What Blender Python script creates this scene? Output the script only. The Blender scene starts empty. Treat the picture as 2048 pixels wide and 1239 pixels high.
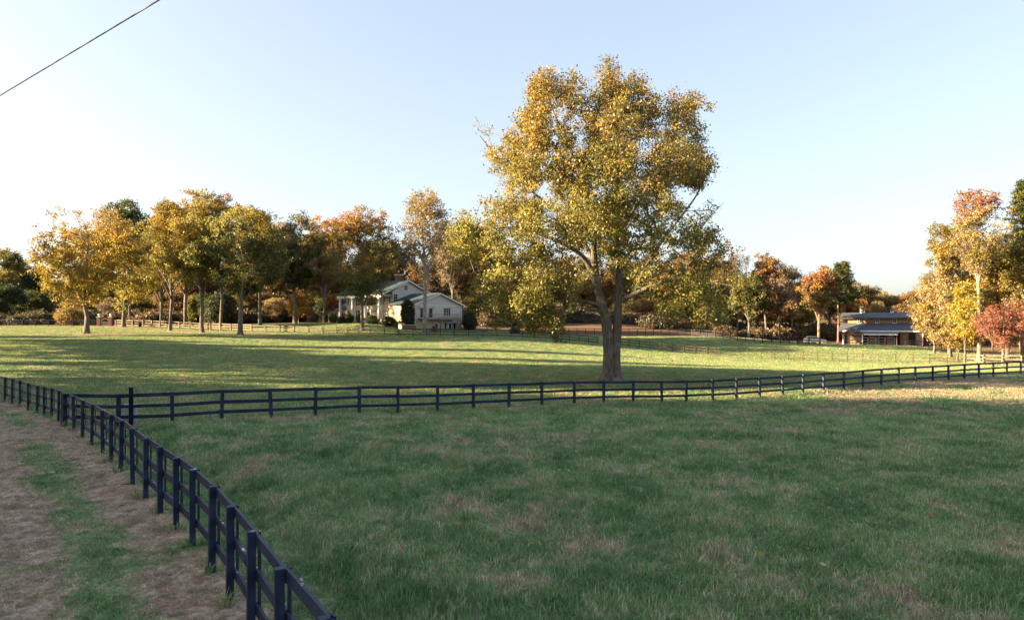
import bpy, bmesh, math, random
import numpy as np
from mathutils import Vector, Matrix

random.seed(7)
R = math.radians
scene = bpy.context.scene
COL = scene.collection

# ------------------------------------------------------------------ camera, sky, sun, exposure
F = 1400.0          # focal length in pixels of the 2048 wide photograph
HZ = 650.0          # horizon row
CZ = 4.0            # camera height
cam_d = bpy.data.cameras.new('camera')
cam = bpy.data.objects.new('camera', cam_d)
COL.objects.link(cam)
cam.location = (0, 0, CZ)
cam.rotation_euler = (R(90), 0, 0)
cam_d.sensor_width = 36.0
cam_d.lens = F * 36.0 / 2048.0
cam_d.shift_y = (HZ - 619.5) / 2048.0
cam_d.clip_start = 0.1
cam_d.clip_end = 9000
scene.camera = cam

SUN_EL = R(14.0)
SUN_AZ = Vector((-0.995, -0.10, 0)).normalized()     # towards the sun, on the ground
world = bpy.data.worlds.new('World')
scene.world = world
world.use_nodes = True
wn = world.node_tree
wn.nodes.clear()
sky = wn.nodes.new('ShaderNodeTexSky')
sky.sky_type = 'NISHITA'
sky.sun_disc = False
sky.sun_elevation = SUN_EL
sky.sun_rotation = math.atan2(SUN_AZ.x, SUN_AZ.y)
sky.altitude = 200
sky.air_density = 0.82
sky.dust_density = 3.3
sky.ozone_density = 0.7
bg = wn.nodes.new('ShaderNodeBackground')
bg.inputs['Strength'].default_value = 0.080
wo = wn.nodes.new('ShaderNodeOutputWorld')
soft = wn.nodes.new('ShaderNodeGamma')          # tone curve on the sky colour: the whole sky evenly paler and flatter
soft.inputs['Gamma'].default_value = 0.58
wn.links.new(sky.outputs[0], soft.inputs['Color'])
wn.links.new(soft.outputs[0], bg.inputs[0])
wn.links.new(bg.outputs[0], wo.inputs[0])

sun_d = bpy.data.lights.new('sun', 'SUN')
sun_d.energy = 4.8
sun_d.angle = R(0.53)
sun_d.color = (1.0, 0.745, 0.43)
sun = bpy.data.objects.new('sun', sun_d)
COL.objects.link(sun)
sun.location = (-60, -6, 40)
sdir = Vector((-SUN_AZ.x * math.cos(SUN_EL), -SUN_AZ.y * math.cos(SUN_EL), -math.sin(SUN_EL)))
sun.rotation_euler = sdir.to_track_quat('-Z', 'Y').to_euler()

vs = scene.view_settings
vs.view_transform = 'Standard'
vs.look = 'None'
vs.gamma = 1.0
vs.use_curve_mapping = False
vs.exposure = 2.95
scene.render.engine = 'CYCLES'
scene.cycles.max_bounces = 5
scene.cycles.diffuse_bounces = 3
scene.cycles.glossy_bounces = 2
scene.cycles.transmission_bounces = 2
scene.cycles.transparent_max_bounces = 4
scene.cycles.use_denoising = True
scene.cycles.sample_clamp_indirect = 4.0

# ------------------------------------------------------------------ helpers
def P(px, py, d):
    """pixel of the photograph + depth in metres -> world point"""
    return np.array([(px - 1024.0) / F * d, d, CZ - (py - HZ) / F * d])

def tag(o, label=None, cat=None, group=None, kind=None):
    if label: o['label'] = label
    if cat: o['category'] = cat
    if group: o['group'] = group
    if kind: o['kind'] = kind
    return o

def empty(name, loc, rz=0.0, label=None, cat=None, group=None):
    o = bpy.data.objects.new(name, None)
    COL.objects.link(o)
    o.location = loc
    o.rotation_euler = (0, 0, rz)
    o.empty_display_size = 0.3
    return tag(o, label, cat, group)

def obj(name, me, parent=None, mat=None):
    o = bpy.data.objects.new(name, me)
    COL.objects.link(o)
    if parent is not None: o.parent = parent
    if mat is not None and len(me.materials) == 0: me.materials.append(mat)
    return o

def np_mesh(name, V, Q=None, T=None, col=None, smooth=False, attrs=None):
    me = bpy.data.meshes.new(name)
    V = np.asarray(V, dtype=np.float32)
    me.vertices.add(len(V))
    me.vertices.foreach_set('co', V.ravel())
    nq = 0 if Q is None else len(Q)
    nt = 0 if T is None else len(T)
    idx = []
    if nq: idx.append(np.asarray(Q, dtype=np.int32).ravel())
    if nt: idx.append(np.asarray(T, dtype=np.int32).ravel())
    idx = np.concatenate(idx)
    me.loops.add(len(idx))
    me.loops.foreach_set('vertex_index', idx)
    me.polygons.add(nq + nt)
    starts = np.concatenate([np.arange(nq) * 4, nq * 4 + np.arange(nt) * 3]).astype(np.int32)
    me.polygons.foreach_set('loop_start', starts)
    if smooth:
        me.polygons.foreach_set('use_smooth', np.ones(nq + nt, dtype=bool))
    if col is not None:
        c = np.ones((len(V), 4), dtype=np.float32)
        c[:, :3] = col
        a = me.attributes.new('leafcol', 'FLOAT_COLOR', 'POINT')
        a.data.foreach_set('color', c.ravel())
    for k, v in (attrs or {}).items():
        a = me.attributes.new(k, 'FLOAT', 'POINT')
        a.data.foreach_set('value', np.asarray(v, dtype=np.float32))
    me.update()
    me.validate()
    return me

class MB:
    """collects simple solids in one mesh"""
    def __init__(s): s.V, s.F = [], []
    def add(s, verts, faces):
        n = len(s.V)
        s.V += [tuple(v) for v in verts]
        s.F += [[i + n for i in f] for f in faces]
        return s
    def box(s, x0, x1, y0, y1, z0, z1):
        return s.add([(x0,y0,z0),(x1,y0,z0),(x1,y1,z0),(x0,y1,z0),(x0,y0,z1),(x1,y0,z1),(x1,y1,z1),(x0,y1,z1)],
                     [(0,3,2,1),(4,5,6,7),(0,1,5,4),(1,2,6,5),(2,3,7,6),(3,0,4,7)])
    def prism_y(s, prof, y0, y1):
        """profile in x,z (counter-clockwise seen from -y) extruded along y"""
        n = len(prof)
        vs_ = [(x, y0, z) for x, z in prof] + [(x, y1, z) for x, z in prof]
        fs = [list(range(n)), list(range(2*n-1, n-1, -1))]
        fs += [[(i+1) % n, i, i+n, (i+1) % n + n] for i in range(n)]
        return s.add(vs_, fs)
    def prism_x(s, prof, x0, x1):
        n = len(prof)
        vs_ = [(x0, y, z) for y, z in prof] + [(x1, y, z) for y, z in prof]
        fs = [list(range(n-1, -1, -1)), list(range(n, 2*n))]
        fs += [[i, (i+1) % n, (i+1) % n + n, i+n] for i in range(n)]
        return s.add(vs_, fs)
    def lathe(s, prof, cx, cy, n=14):
        vs_ = []
        for r, z in prof:
            for k in range(n):
                a = 2*math.pi*k/n
                vs_.append((cx + r*math.cos(a), cy + r*math.sin(a), z))
        fs = []
        for j in range(len(prof)-1):
            for k in range(n):
                fs.append((j*n+k, j*n+(k+1) % n, (j+1)*n+(k+1) % n, (j+1)*n+k))
        fs.append(list(range(n-1, -1, -1)))
        fs.append([(len(prof)-1)*n+k for k in range(n)])
        return s.add(vs_, fs)
    def bar(s, a, b, w, h):
        """rectangular bar from a to b, width w, height h"""
        a, b = Vector(a), Vector(b)
        d = (b-a).normalized()
        up = Vector((0,0,1)) if abs(d.z) < 0.95 else Vector((0,1,0))
        sx = d.cross(up).normalized(); sz = sx.cross(d).normalized()
        vs_ = []
        for p in (a, b):
            for i, j in ((-1,-1),(1,-1),(1,1),(-1,1)):
                vs_.append(p + sx*(i*w/2) + sz*(j*h/2))
        return s.add(vs_, [(0,1,2,3),(7,6,5,4),(0,4,5,1),(1,5,6,2),(2,6,7,3),(3,7,4,0)])
    def mesh(s, name, smooth=False, bevel=0.0):
        me = bpy.data.meshes.new(name)
        me.from_pydata(s.V, [], s.F)
        bm = bmesh.new(); bm.from_mesh(me)
        bmesh.ops.recalc_face_normals(bm, faces=bm.faces)
        if bevel:
            bmesh.ops.bevel(bm, geom=list(bm.edges), offset=bevel, segments=2, affect='EDGES', profile=0.6)
        bm.to_mesh(me); bm.free()
        if smooth:
            for p in me.polygons: p.use_smooth = True
        return me
    def build(s, name, mat, parent=None, smooth=False, bevel=0.0):
        return obj(name, s.mesh(name, smooth, bevel), parent, mat)

# ------------------------------------------------------------------ materials
def new_mat(name):
    m = bpy.data.materials.new(name)
    m.use_nodes = True
    nt = m.node_tree
    nt.nodes.clear()
    out = nt.nodes.new('ShaderNodeOutputMaterial')
    return m, nt, out

def N(nt, typ, **kw):
    n = nt.nodes.new(typ)
    for k, v in kw.items():
        if k.startswith('i_'):
            key = k[2:]
            key = int(key) if key.isdigit() else key
            n.inputs[key].default_value = v
        else:
            setattr(n, k, v)
    return n

def rgba(c): return (c[0], c[1], c[2], 1.0)

def mix_col(nt, fac, a, b, blend='MIX'):
    n = nt.nodes.new('ShaderNodeMix')
    n.data_type = 'RGBA'
    n.blend_type = blend
    for sock, v in ((n.inputs[0], fac), (n.inputs[6], a), (n.inputs[7], b)):
        if hasattr(v, 'is_linked') or hasattr(v, 'links'):
            nt.links.new(v, sock)
        elif isinstance(v, (int, float)):
            sock.default_value = v
        else:
            sock.default_value = rgba(v)
    return n.outputs[2]

def math_n(nt, op, a, b=None, c=None, clamp=False):
    n = nt.nodes.new('ShaderNodeMath')
    n.operation = op
    n.use_clamp = clamp
    for i, v in enumerate((a, b, c)):
        if v is None: continue
        if isinstance(v, (int, float)): n.inputs[i].default_value = v
        else: nt.links.new(v, n.inputs[i])
    return n.outputs[0]

def ramp(nt, v, lo, hi):
    n = nt.nodes.new('ShaderNodeMapRange')
    n.interpolation_type = 'SMOOTHSTEP'
    n.inputs[1].default_value = lo; n.inputs[2].default_value = hi
    nt.links.new(v, n.inputs[0])
    return n.outputs[0]

def noise(nt, vec, scale, detail=4.0, rough=0.55, out=0):
    n = nt.nodes.new('ShaderNodeTexNoise')
    n.inputs['Scale'].default_value = scale
    n.inputs['Detail'].default_value = detail
    n.inputs['Roughness'].default_value = rough
    if vec is not None: nt.links.new(vec, n.inputs['Vector'])
    return n.outputs[out]

def surface_mat(name, c1, c2, scale=3.0, rough=0.7, bump=0.15, bscale=None, spec=0.3, stretch=None, metallic=0.0):
    """two-tone mottled surface with fine relief"""
    m, nt, out = new_mat(name)
    b = nt.nodes.new('ShaderNodeBsdfPrincipled')
    tc = nt.nodes.new('ShaderNodeTexCoord')
    v = tc.outputs['Object']
    if stretch:
        mp = nt.nodes.new('ShaderNodeMapping')
        mp.inputs['Scale'].default_value = stretch
        nt.links.new(v, mp.inputs[0]); v = mp.outputs[0]
    f = noise(nt, v, scale)
    c = mix_col(nt, ramp(nt, f, 0.3, 0.7), c1, c2)
    nt.links.new(c, b.inputs['Base Color'])
    b.inputs['Roughness'].default_value = rough
    b.inputs['Specular IOR Level'].default_value = spec
    b.inputs['Metallic'].default_value = metallic
    if bump:
        bp = nt.nodes.new('ShaderNodeBump')
        bp.inputs['Strength'].default_value = bump
        bp.inputs['Distance'].default_value = 0.05
        nt.links.new(noise(nt, v, bscale or scale*6), bp.inputs['Height'])
        nt.links.new(bp.outputs[0], b.inputs['Normal'])
    nt.links.new(b.outputs[0], out.inputs[0])
    return m

def fence_mat(name, base, worn, wear_lo=0.60, wear_hi=0.66, rough=0.5):
    """painted timber: grain, and paint worn through on the up-facing edges"""
    m, nt, out = new_mat(name)
    b = nt.nodes.new('ShaderNodeBsdfPrincipled')
    geo = nt.nodes.new('ShaderNodeNewGeometry')
    pos = geo.outputs['Position']
    f = noise(nt, pos, 3.0, 5)
    c = mix_col(nt, ramp(nt, f, 0.35, 0.7), base, tuple(min(1, x*1.9+0.004) for x in base))
    c = mix_col(nt, math_n(nt, 'MULTIPLY', ramp(nt, noise(nt, pos, 0.9, 6, 0.75), 0.52, 0.72), 0.6), c, tuple(min(1, x*2.6+0.003) for x in base))
    sp = nt.nodes.new('ShaderNodeSeparateXYZ')
    nt.links.new(geo.outputs['Normal'], sp.inputs[0])
    up = ramp(nt, sp.outputs[2], 0.55, 0.9)
    w = ramp(nt, noise(nt, pos, 1.7, 6, 0.7), wear_lo, wear_hi)
    w = math_n(nt, 'MULTIPLY', w, up)
    c = mix_col(nt, w, c, worn)
    nt.links.new(c, b.inputs['Base Color'])
    b.inputs['Roughness'].default_value = rough
    b.inputs['Specular IOR Level'].default_value = 0.22
    bp = nt.nodes.new('ShaderNodeBump')
    bp.inputs['Strength'].default_value = 0.2
    bp.inputs['Distance'].default_value = 0.01
    nt.links.new(noise(nt, pos, 30, 4), bp.inputs['Height'])
    nt.links.new(bp.outputs[0], b.inputs['Normal'])
    nt.links.new(b.outputs[0], out.inputs[0])
    return m

def leaf_mat(name, random_tint=None):
    m, nt, out = new_mat(name)
    at = N(nt, 'ShaderNodeAttribute', attribute_name='leafcol')
    oi = nt.nodes.new('ShaderNodeObjectInfo')
    if random_tint:
        cr = nt.nodes.new('ShaderNodeValToRGB')
        cr.color_ramp.interpolation = 'CONSTANT'
        el = cr.color_ramp.elements
        el[0].position = 0.0; el[0].color = rgba(random_tint[0])
        el[1].position = 1.0 / len(random_tint); el[1].color = rgba(random_tint[1])
        for i, c in enumerate(random_tint[2:]):
            e = el.new((i+2) / len(random_tint)); e.color = rgba(c)
        nt.links.new(oi.outputs['Random'], cr.inputs[0])
        tint = cr.outputs[0]
    else:
        tint = oi.outputs['Color']
    c = mix_col(nt, 1.0, at.outputs['Color'], tint, 'MULTIPLY')
    d = nt.nodes.new('ShaderNodeBsdfDiffuse')
    t = nt.nodes.new('ShaderNodeBsdfTranslucent')
    g = nt.nodes.new('ShaderNodeBsdfGlossy')
    g.inputs['Roughness'].default_value = 0.5
    g.inputs['Color'].default_value = (0.7, 0.7, 0.7, 1)
    nt.links.new(c, d.inputs[0])
    nt.links.new(c, t.inputs[0])
    mx = nt.nodes.new('ShaderNodeMixShader'); mx.inputs[0].default_value = 0.42
    nt.links.new(d.outputs[0], mx.inputs[1]); nt.links.new(t.outputs[0], mx.inputs[2])
    mg = nt.nodes.new('ShaderNodeMixShader'); mg.inputs[0].default_value = 0.03
    nt.links.new(mx.outputs[0], mg.inputs[1]); nt.links.new(g.outputs[0], mg.inputs[2])
    nt.links.new(mg.outputs[0], out.inputs[0])
    return m

def bark_mat(name, dark, light):
    m, nt, out = new_mat(name)
    b = nt.nodes.new('ShaderNodeBsdfPrincipled')
    tc = nt.nodes.new('ShaderNodeTexCoord')
    mp = nt.nodes.new('ShaderNodeMapping')
    mp.inputs['Scale'].default_value = (1, 1, 0.16)
    nt.links.new(tc.outputs['Object'], mp.inputs[0])
    f = noise(nt, mp.outputs[0], 9.0, 6, 0.65)
    f2 = noise(nt, tc.outputs['Object'], 0.9, 3)
    c = mix_col(nt, ramp(nt, f, 0.35, 0.68), dark, light)
    c = mix_col(nt, ramp(nt, f2, 0.5, 0.75), c, tuple(x*1.35 for x in light))
    nt.links.new(c, b.inputs['Base Color'])
    b.inputs['Roughness'].default_value = 0.9
    b.inputs['Specular IOR Level'].default_value = 0.15
    bp = nt.nodes.new('ShaderNodeBump'); bp.inputs['Strength'].default_value = 0.9; bp.inputs['Distance'].default_value = 0.12
    nt.links.new(f, bp.inputs['Height'])
    nt.links.new(bp.outputs[0], b.inputs['Normal'])
    nt.links.new(b.outputs[0], out.inputs[0])
    return m

GREEN_A = (0.112, 0.215, 0.090)
GREEN_B = (0.275, 0.365, 0.180)
GREEN_C = (0.45, 0.46, 0.29)
PAST_A = (0.140, 0.255, 0.130)
PAST_B = (0.355, 0.360, 0.160)
STRAW_A = (0.490, 0.400, 0.300)
STRAW_B = (0.300, 0.222, 0.165)
SOIL = (0.15, 0.09, 0.06)
LITTER_A = (0.20, 0.125, 0.075)
LITTER_B = (0.13, 0.09, 0.058)
GRAVEL = (0.22, 0.19, 0.17)

def grass_colour(nt, dry, past, litter=None, gravel=None, blades=False):
    """the meadow's own colours: green, tired green, straw and soil in patches laid out in metres"""
    geo = nt.nodes.new('ShaderNodeNewGeometry')
    mp = nt.nodes.new('ShaderNodeMapping')
    mp.inputs['Scale'].default_value = (1, 0.75, 1)
    nt.links.new(geo.outputs['Position'], mp.inputs[0])
    pos = mp.outputs[0]
    big = noise(nt, pos, 0.16, 4, 0.6)
    mid = noise(nt, pos, 0.62, 5, 0.62)
    fine = noise(nt, pos, 3.2, 4, 0.65)
    c = mix_col(nt, ramp(nt, mid, 0.36, 0.66), GREEN_A, GREEN_B)
    c = mix_col(nt, math_n(nt, 'MULTIPLY', ramp(nt, fine, 0.45, 0.75), 0.7), c, GREEN_C)
    pc = mix_col(nt, ramp(nt, math_n(nt, 'ADD', math_n(nt, 'MULTIPLY', mid, 0.6), math_n(nt, 'MULTIPLY', fine, 0.4)), 0.36, 0.64), PAST_A, PAST_B)
    c = mix_col(nt, past, c, pc)
    straw = mix_col(nt, ramp(nt, fine, 0.36, 0.64), STRAW_B, STRAW_A)
    # patchy dryness
    k = math_n(nt, 'ADD', math_n(nt, 'MULTIPLY', math_n(nt, 'SUBTRACT', mid, 0.5), 2.1), math_n(nt, 'MULTIPLY', math_n(nt, 'SUBTRACT', big, 0.5), 1.6))
    k = math_n(nt, 'ADD', k, math_n(nt, 'MULTIPLY', math_n(nt, 'SUBTRACT', fine, 0.5), 1.1))
    k = math_n(nt, 'ADD', k, dry)
    k = ramp(nt, k, 0.16, 0.72)
    c = mix_col(nt, k, c, straw)
    if litter is not None:
        lc = mix_col(nt, ramp(nt, noise(nt, geo.outputs['Position'], 1.3, 6, 0.7), 0.35, 0.65), LITTER_B, LITTER_A)
        c = mix_col(nt, litter, c, lc)
    if gravel is not None:
        c = mix_col(nt, gravel, c, GRAVEL)
    return c, geo

def ground_material():
    m, nt, out = new_mat('meadow_ground')
    def A(n):
        return N(nt, 'ShaderNodeAttribute', attribute_name=n).outputs['Fac']
    c, geo = grass_colour(nt, A('dry'), A('past'), A('litter'), A('gravel'))
    soil = mix_col(nt, math_n(nt, 'MULTIPLY', ramp(nt, noise(nt, geo.outputs['Position'], 7.0, 5, 0.7), 0.4, 0.62), 0.55), c, SOIL)
    b = nt.nodes.new('ShaderNodeBsdfPrincipled')
    nt.links.new(soil, b.inputs['Base Color'])
    b.inputs['Roughness'].default_value = 1.0
    b.inputs['Specular IOR Level'].default_value = 0.0
    bp = nt.nodes.new('ShaderNodeBump'); bp.inputs['Strength'].default_value = 0.8; bp.inputs['Distance'].default_value = 0.06
    nt.links.new(noise(nt, geo.outputs['Position'], 9.0, 8, 0.75), bp.inputs['Height'])
    nt.links.new(bp.outputs[0], b.inputs['Normal'])
    nt.links.new(b.outputs[0], out.inputs[0])
    return m

def blade_material():
    m, nt, out = new_mat('grass_blades')
    dry = N(nt, 'ShaderNodeAttribute', attribute_name='dry', attribute_type='INSTANCER').outputs['Fac']
    at = N(nt, 'ShaderNodeAttribute', attribute_name='leafcol')
    past = N(nt, 'ShaderNodeAttribute', attribute_name='past', attribute_type='INSTANCER').outputs['Fac']
    c, geo = grass_colour(nt, dry, past, blades=True)
    c = mix_col(nt, 1.0, c, at.outputs['Color'], 'MULTIPLY')
    d = nt.nodes.new('ShaderNodeBsdfDiffuse')
    t = nt.nodes.new('ShaderNodeBsdfTranslucent')
    nt.links.new(c, d.inputs[0]); nt.links.new(c, t.inputs[0])
    mx = nt.nodes.new('ShaderNodeMixShader'); mx.inputs[0].default_value = 0.35
    nt.links.new(d.outputs[0], mx.inputs[1]); nt.links.new(t.outputs[0], mx.inputs[2])
    nt.links.new(mx.outputs[0], out.inputs[0])
    return m

M = {}
M['leaf'] = leaf_mat('leaf')
M['far_leaf'] = leaf_mat('far_leaf', [(0.24,0.16,0.075), (0.19,0.17,0.06), (0.29,0.17,0.065), (0.13,0.135,0.055), (0.23,0.18,0.115), (0.27,0.21,0.08)])
M['brush_leaf'] = leaf_mat('brush_leaf', [(0.17,0.125,0.08), (0.11,0.10,0.06), (0.20,0.14,0.085), (0.15,0.125,0.095)])
M['bark'] = bark_mat('bark', (0.070, 0.060, 0.053), (0.185, 0.162, 0.142))
M['bark_pale'] = bark_mat('bark_pale', (0.13, 0.11, 0.095), (0.31, 0.27, 0.23))
M['bark_red'] = bark_mat('bark_red', (0.10, 0.06, 0.04), (0.30, 0.19, 0.13))
M['fence'] = fence_mat('black_fence_paint', (0.007, 0.013, 0.034), (0.42, 0.42, 0.42), 0.60, 0.64, 0.5)
M['fence_far'] = fence_mat('far_fence_paint', (0.013, 0.014, 0.019), (0.10, 0.09, 0.08), 0.6, 0.8)
M['fence_tan'] = fence_mat('weathered_fence', (0.17, 0.14, 0.105), (0.32, 0.28, 0.22), 0.4, 0.7, 0.8)
M['fence_grey'] = fence_mat('grey_fence', (0.10, 0.082, 0.062), (0.30, 0.26, 0.20), 0.4, 0.7, 0.8)
M['fence_brown'] = fence_mat('brown_fence', (0.045, 0.036, 0.028), (0.16, 0.13, 0.10), 0.45, 0.75, 0.8)
M['white'] = surface_mat('white_paint', (0.56, 0.55, 0.53), (0.64, 0.63, 0.61), 2.0, 0.55, 0.05)
M['siding'] = surface_mat('cream_siding', (0.42, 0.39, 0.37), (0.48, 0.45, 0.42), 1.0, 0.65, 0.25, 2.0, stretch=(0.2, 0.2, 6))
M['lower_wall'] = surface_mat('pink_beige_wall', (0.36, 0.28, 0.23), (0.42, 0.33, 0.27), 1.6, 0.8, 0.2, stretch=(1, 1, 3))
M['roof'] = surface_mat('slate_green_roof', (0.026, 0.042, 0.052), (0.038, 0.058, 0.070), 2.5, 0.8, 0.3, 9, stretch=(1, 3, 3))
M['barn_roof'] = surface_mat('blue_grey_roof', (0.058, 0.065, 0.085), (0.080, 0.088, 0.110), 2.0, 0.7, 0.3, 9)
M['porch_roof'] = surface_mat('teal_metal_roof', (0.05, 0.10, 0.13), (0.07, 0.13, 0.16), 2.0, 0.6, 0.1, 9)
M['barn_wall'] = surface_mat('tan_board_wall', (0.19, 0.12, 0.07), (0.25, 0.165, 0.10), 2.0, 0.8, 0.3, stretch=(5, 5, 0.3))
M['barn_trim'] = surface_mat('dark_trim', (0.05, 0.035, 0.028), (0.07, 0.05, 0.04), 2.0, 0.7, 0.1)
M['shutter'] = surface_mat('dark_shutter', (0.015, 0.017, 0.022), (0.025, 0.028, 0.033), 5.0, 0.5, 0.1)
M['glass'] = surface_mat('window_glass', (0.010, 0.014, 0.020), (0.016, 0.020, 0.028), 1.0, 0.12, 0.0, spec=0.25)
M['brick'] = surface_mat('red_brick', (0.15, 0.055, 0.045), (0.20, 0.08, 0.065), 6.0, 0.85, 0.3)
M['stone'] = surface_mat('pale_stone', (0.42, 0.37, 0.31), (0.52, 0.47, 0.41), 4.0, 0.85, 0.4)
M['dark'] = surface_mat('painted_doorway_shade', (0.008, 0.008, 0.009), (0.014, 0.013, 0.013), 2.0, 0.9, 0.0)  # near-black colour standing in for the shade inside the stall doorways
M['door_blue'] = surface_mat('pale_blue_paint', (0.30, 0.45, 0.55), (0.36, 0.52, 0.62), 2.0, 0.5, 0.05)
M['red'] = surface_mat('red_wreath', (0.30, 0.02, 0.03), (0.40, 0.04, 0.04), 9.0, 0.8, 0.4)
M['deck'] = surface_mat('deck_timber', (0.16, 0.12, 0.10), (0.22, 0.17, 0.14), 3.0, 0.8, 0.2)
M['wire'] = surface_mat('cable_rubber', (0.008, 0.010, 0.014), (0.012, 0.014, 0.018), 2.0, 0.5, 0.0)
M['car_silver'] = surface_mat('silver_car_paint', (0.085, 0.10, 0.125), (0.10, 0.115, 0.14), 1.0, 0.25, 0.0, spec=0.6, metallic=0.3)
M['car_blue'] = surface_mat('dark_blue_car_paint', (0.010, 0.022, 0.065), (0.014, 0.028, 0.075), 1.0, 0.22, 0.0, spec=0.6)
M['tyre'] = surface_mat('tyre_rubber', (0.012, 0.012, 0.012), (0.02, 0.02, 0.02), 3.0, 0.8, 0.1)
M['rim'] = surface_mat('wheel_rim', (0.35, 0.36, 0.37), (0.40, 0.41, 0.42), 1.0, 0.3, 0.0, metallic=0.7)
M['lamp_glass'] = surface_mat('lamp_glass', (0.55, 0.50, 0.42), (0.62, 0.56, 0.48), 2.0, 0.2, 0.0)
M['tail'] = surface_mat('tail_lamp', (0.30, 0.02, 0.02), (0.35, 0.03, 0.03), 2.0, 0.25, 0.0)
M['blue_tarp'] = surface_mat('blue_tarp', (0.02, 0.10, 0.26), (0.03, 0.13, 0.32), 2.0, 0.5, 0.2)
M['grass_blades'] = blade_material()
M['ground'] = ground_material()

# ------------------------------------------------------------------ measured lines of the place
# near fence along the track: photo column, photo row of the foot, depth
NEAR = [(780, 1748, 5.1), (645, 1539, 6.3), (560, 1391, 7.56), (502, 1281, 8.87), (460, 1203, 10.12), (424, 1144, 11.3), (385, 1094, 12.6), (352, 1058, 13.7), (320, 1025, 14.75),
        (291.5, 997, 15.9), (264.5, 968, 17.4), (242, 942, 19.0), (222, 924, 20.4), (205, 906, 21.9), (184, 889, 24.0),
        (165, 876, 25.9), (147, 862, 28.2), (132, 852, 29.8), (117, 843, 31.4), (103, 836, 32.9), (88, 830, 33.9), (74, 825, 34.9),
        (56, 819, 36.0), (39.5, 813, 37.2), (24, 807, 38.4), (9.6, 802, 39.4), (-6, 797, 40.5), (-24, 792, 41.8), (-44, 787, 43.2), (-66, 782, 44.8)]
MID = [(126, 850, 29.6), (237, 850, 28.8), (344.6, 848, 29.0), (443.7, 842.7, 30.3), (541.6, 839, 31.6), (631, 832.7, 33.2), (718.7, 828.3, 34.7),
       (795.7, 826, 35.5), (875, 822.7, 36.4), (946.7, 817.5, 37.6), (1018, 814, 38.9), (1083.7, 811.2, 40.2), (1148.5, 808, 41.6),
       (1207.7, 806, 42.6), (1266.4, 805.7, 43.4), (1323.4, 805.5, 44.0), (1372.5, 805, 44.6), (1425.3, 801.8, 45.3), (1472.7, 799, 46.0),
       (1519, 795, 46.9), (1565, 791.5, 47.7), (1605.8, 787, 48.6), (1647, 784, 49.6), (1688, 780, 50.7), (1726, 776, 52.0), (1763, 772.5, 53.3),
       (1797.6, 769, 54.7), (1831, 766.6, 56.0), (1865.7, 764.3, 57.3), (1897, 762, 58.5), (1929, 760, 59.8), (1957.8, 757, 61.0),
       (1986.7, 754.4, 62.2), (2013.7, 752.8, 63.3), (2041.7, 751.3, 64.4), (2069, 750, 65.5), (2096, 748.5, 66.6)]
FAR_LEFT = [(x, 652.4 + 0.004*x, 146) for x in (-35, -8.5, 18, 45, 71, 97, 122, 146, 169, 190)]
TAN_LEFT = [(231, 653, 143), (246, 653.5, 142), (265, 654, 141.4), (286, 654, 140.8), (303, 654.5, 140.2), (319, 655, 139.6), (338, 656.5, 138.8), (358, 658, 138),
            (378.5, 659.3, 137.2), (399, 660.2, 136.4), (420, 661, 135.6), (440, 661.5, 134.8), (461, 662.5, 134), (482, 663.5, 133), (502.7, 664.5, 132)]
GREY = [(502.9, 664.7, 131.8), (530.8, 665, 130.2), (558.9, 665.5, 128.6), (587.5, 666, 127.2), (616.5, 667, 126), (644, 667.8, 125.2), (672.4, 668.5, 124.6),
        (694.4, 669, 124.2), (717.5, 669.6, 124), (740, 670.2, 123.8), (768.5, 671, 123.6)]
BLACK_HOUSE = [(768.7, 671.2, 123.4), (797, 672, 123), (825.9, 672, 123), (853.7, 672, 123), (880.8, 672, 123), (908.6, 672, 123), (937, 672.3, 123), (966, 672.5, 123),
               (994, 673, 123), (1022, 674, 123.2), (1045, 675, 123.4), (1068, 676.5, 123.6), (1092, 678, 123.8), (1115.5, 680, 124), (1139, 682, 124), (1158, 684, 124), (1177, 686, 124), (1196, 687.6, 124)]
LOOP = [(1216, 689.3, 123.8), (1237, 691.3, 123.4), (1258, 693.5, 123), (1279, 696, 122.4), (1300, 699, 121.6), (1322, 703, 120.6), (1345, 706, 119.6), (1367, 707.4, 118.8), (1390, 708.2, 118), (1414, 709, 117.2), (1438, 710, 116.5)]
FIELD = [(1523, 717.5, 113), (1549, 719.3, 112), (1577, 720.7, 111), (1606, 721.6, 110), (1635, 722.2, 109), (1664, 723, 107.5), (1694.5, 724.3, 106),
         (1725, 725, 104.5), (1757, 725.8, 103), (1791, 726.4, 101.5), (1826, 727, 100), (1859, 727.6, 99), (1894.6, 728.2, 98), (1928, 729, 97)]
PALE_RIGHT = [(1928.6, 729.1, 96.8), (1966, 730, 96), (2004.5, 731, 95.3), (2043, 732, 94.6), (2082, 733, 94)]
BACK = [(1090, 668.5, 150), (1106, 668.5, 150), (1122, 668.6, 150), (1138, 668.7, 150), (1154, 669, 150), (1171, 669, 150), (1189, 669.3, 150), (1206, 669.6, 150), (1223, 670, 150), (1240, 670.2, 150), (1258, 670.4, 150),
        (1275, 670.7, 150), (1291, 671, 150), (1307, 671, 149.5), (1322, 671, 149), (1338, 671.2, 148.5), (1354, 671.3, 148), (1369, 671.4, 147.5), (1384, 671.5, 147),
        (1399, 672.2, 145), (1414, 673.2, 143), (1430, 674.6, 141), (1445, 676.2, 139), (1460, 678, 137), (1475, 680, 135), (1491.5, 682.5, 133)]
DRIVE = [(1492, 682.6, 132.8), (1508.5, 684, 132.5), (1525, 685.4, 132), (1543, 686.4, 132), (1561, 687.4, 132), (1578, 688.4, 132), (1595.5, 689.6, 132), (1618, 691, 132), (1640, 692.7, 132)]
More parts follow.
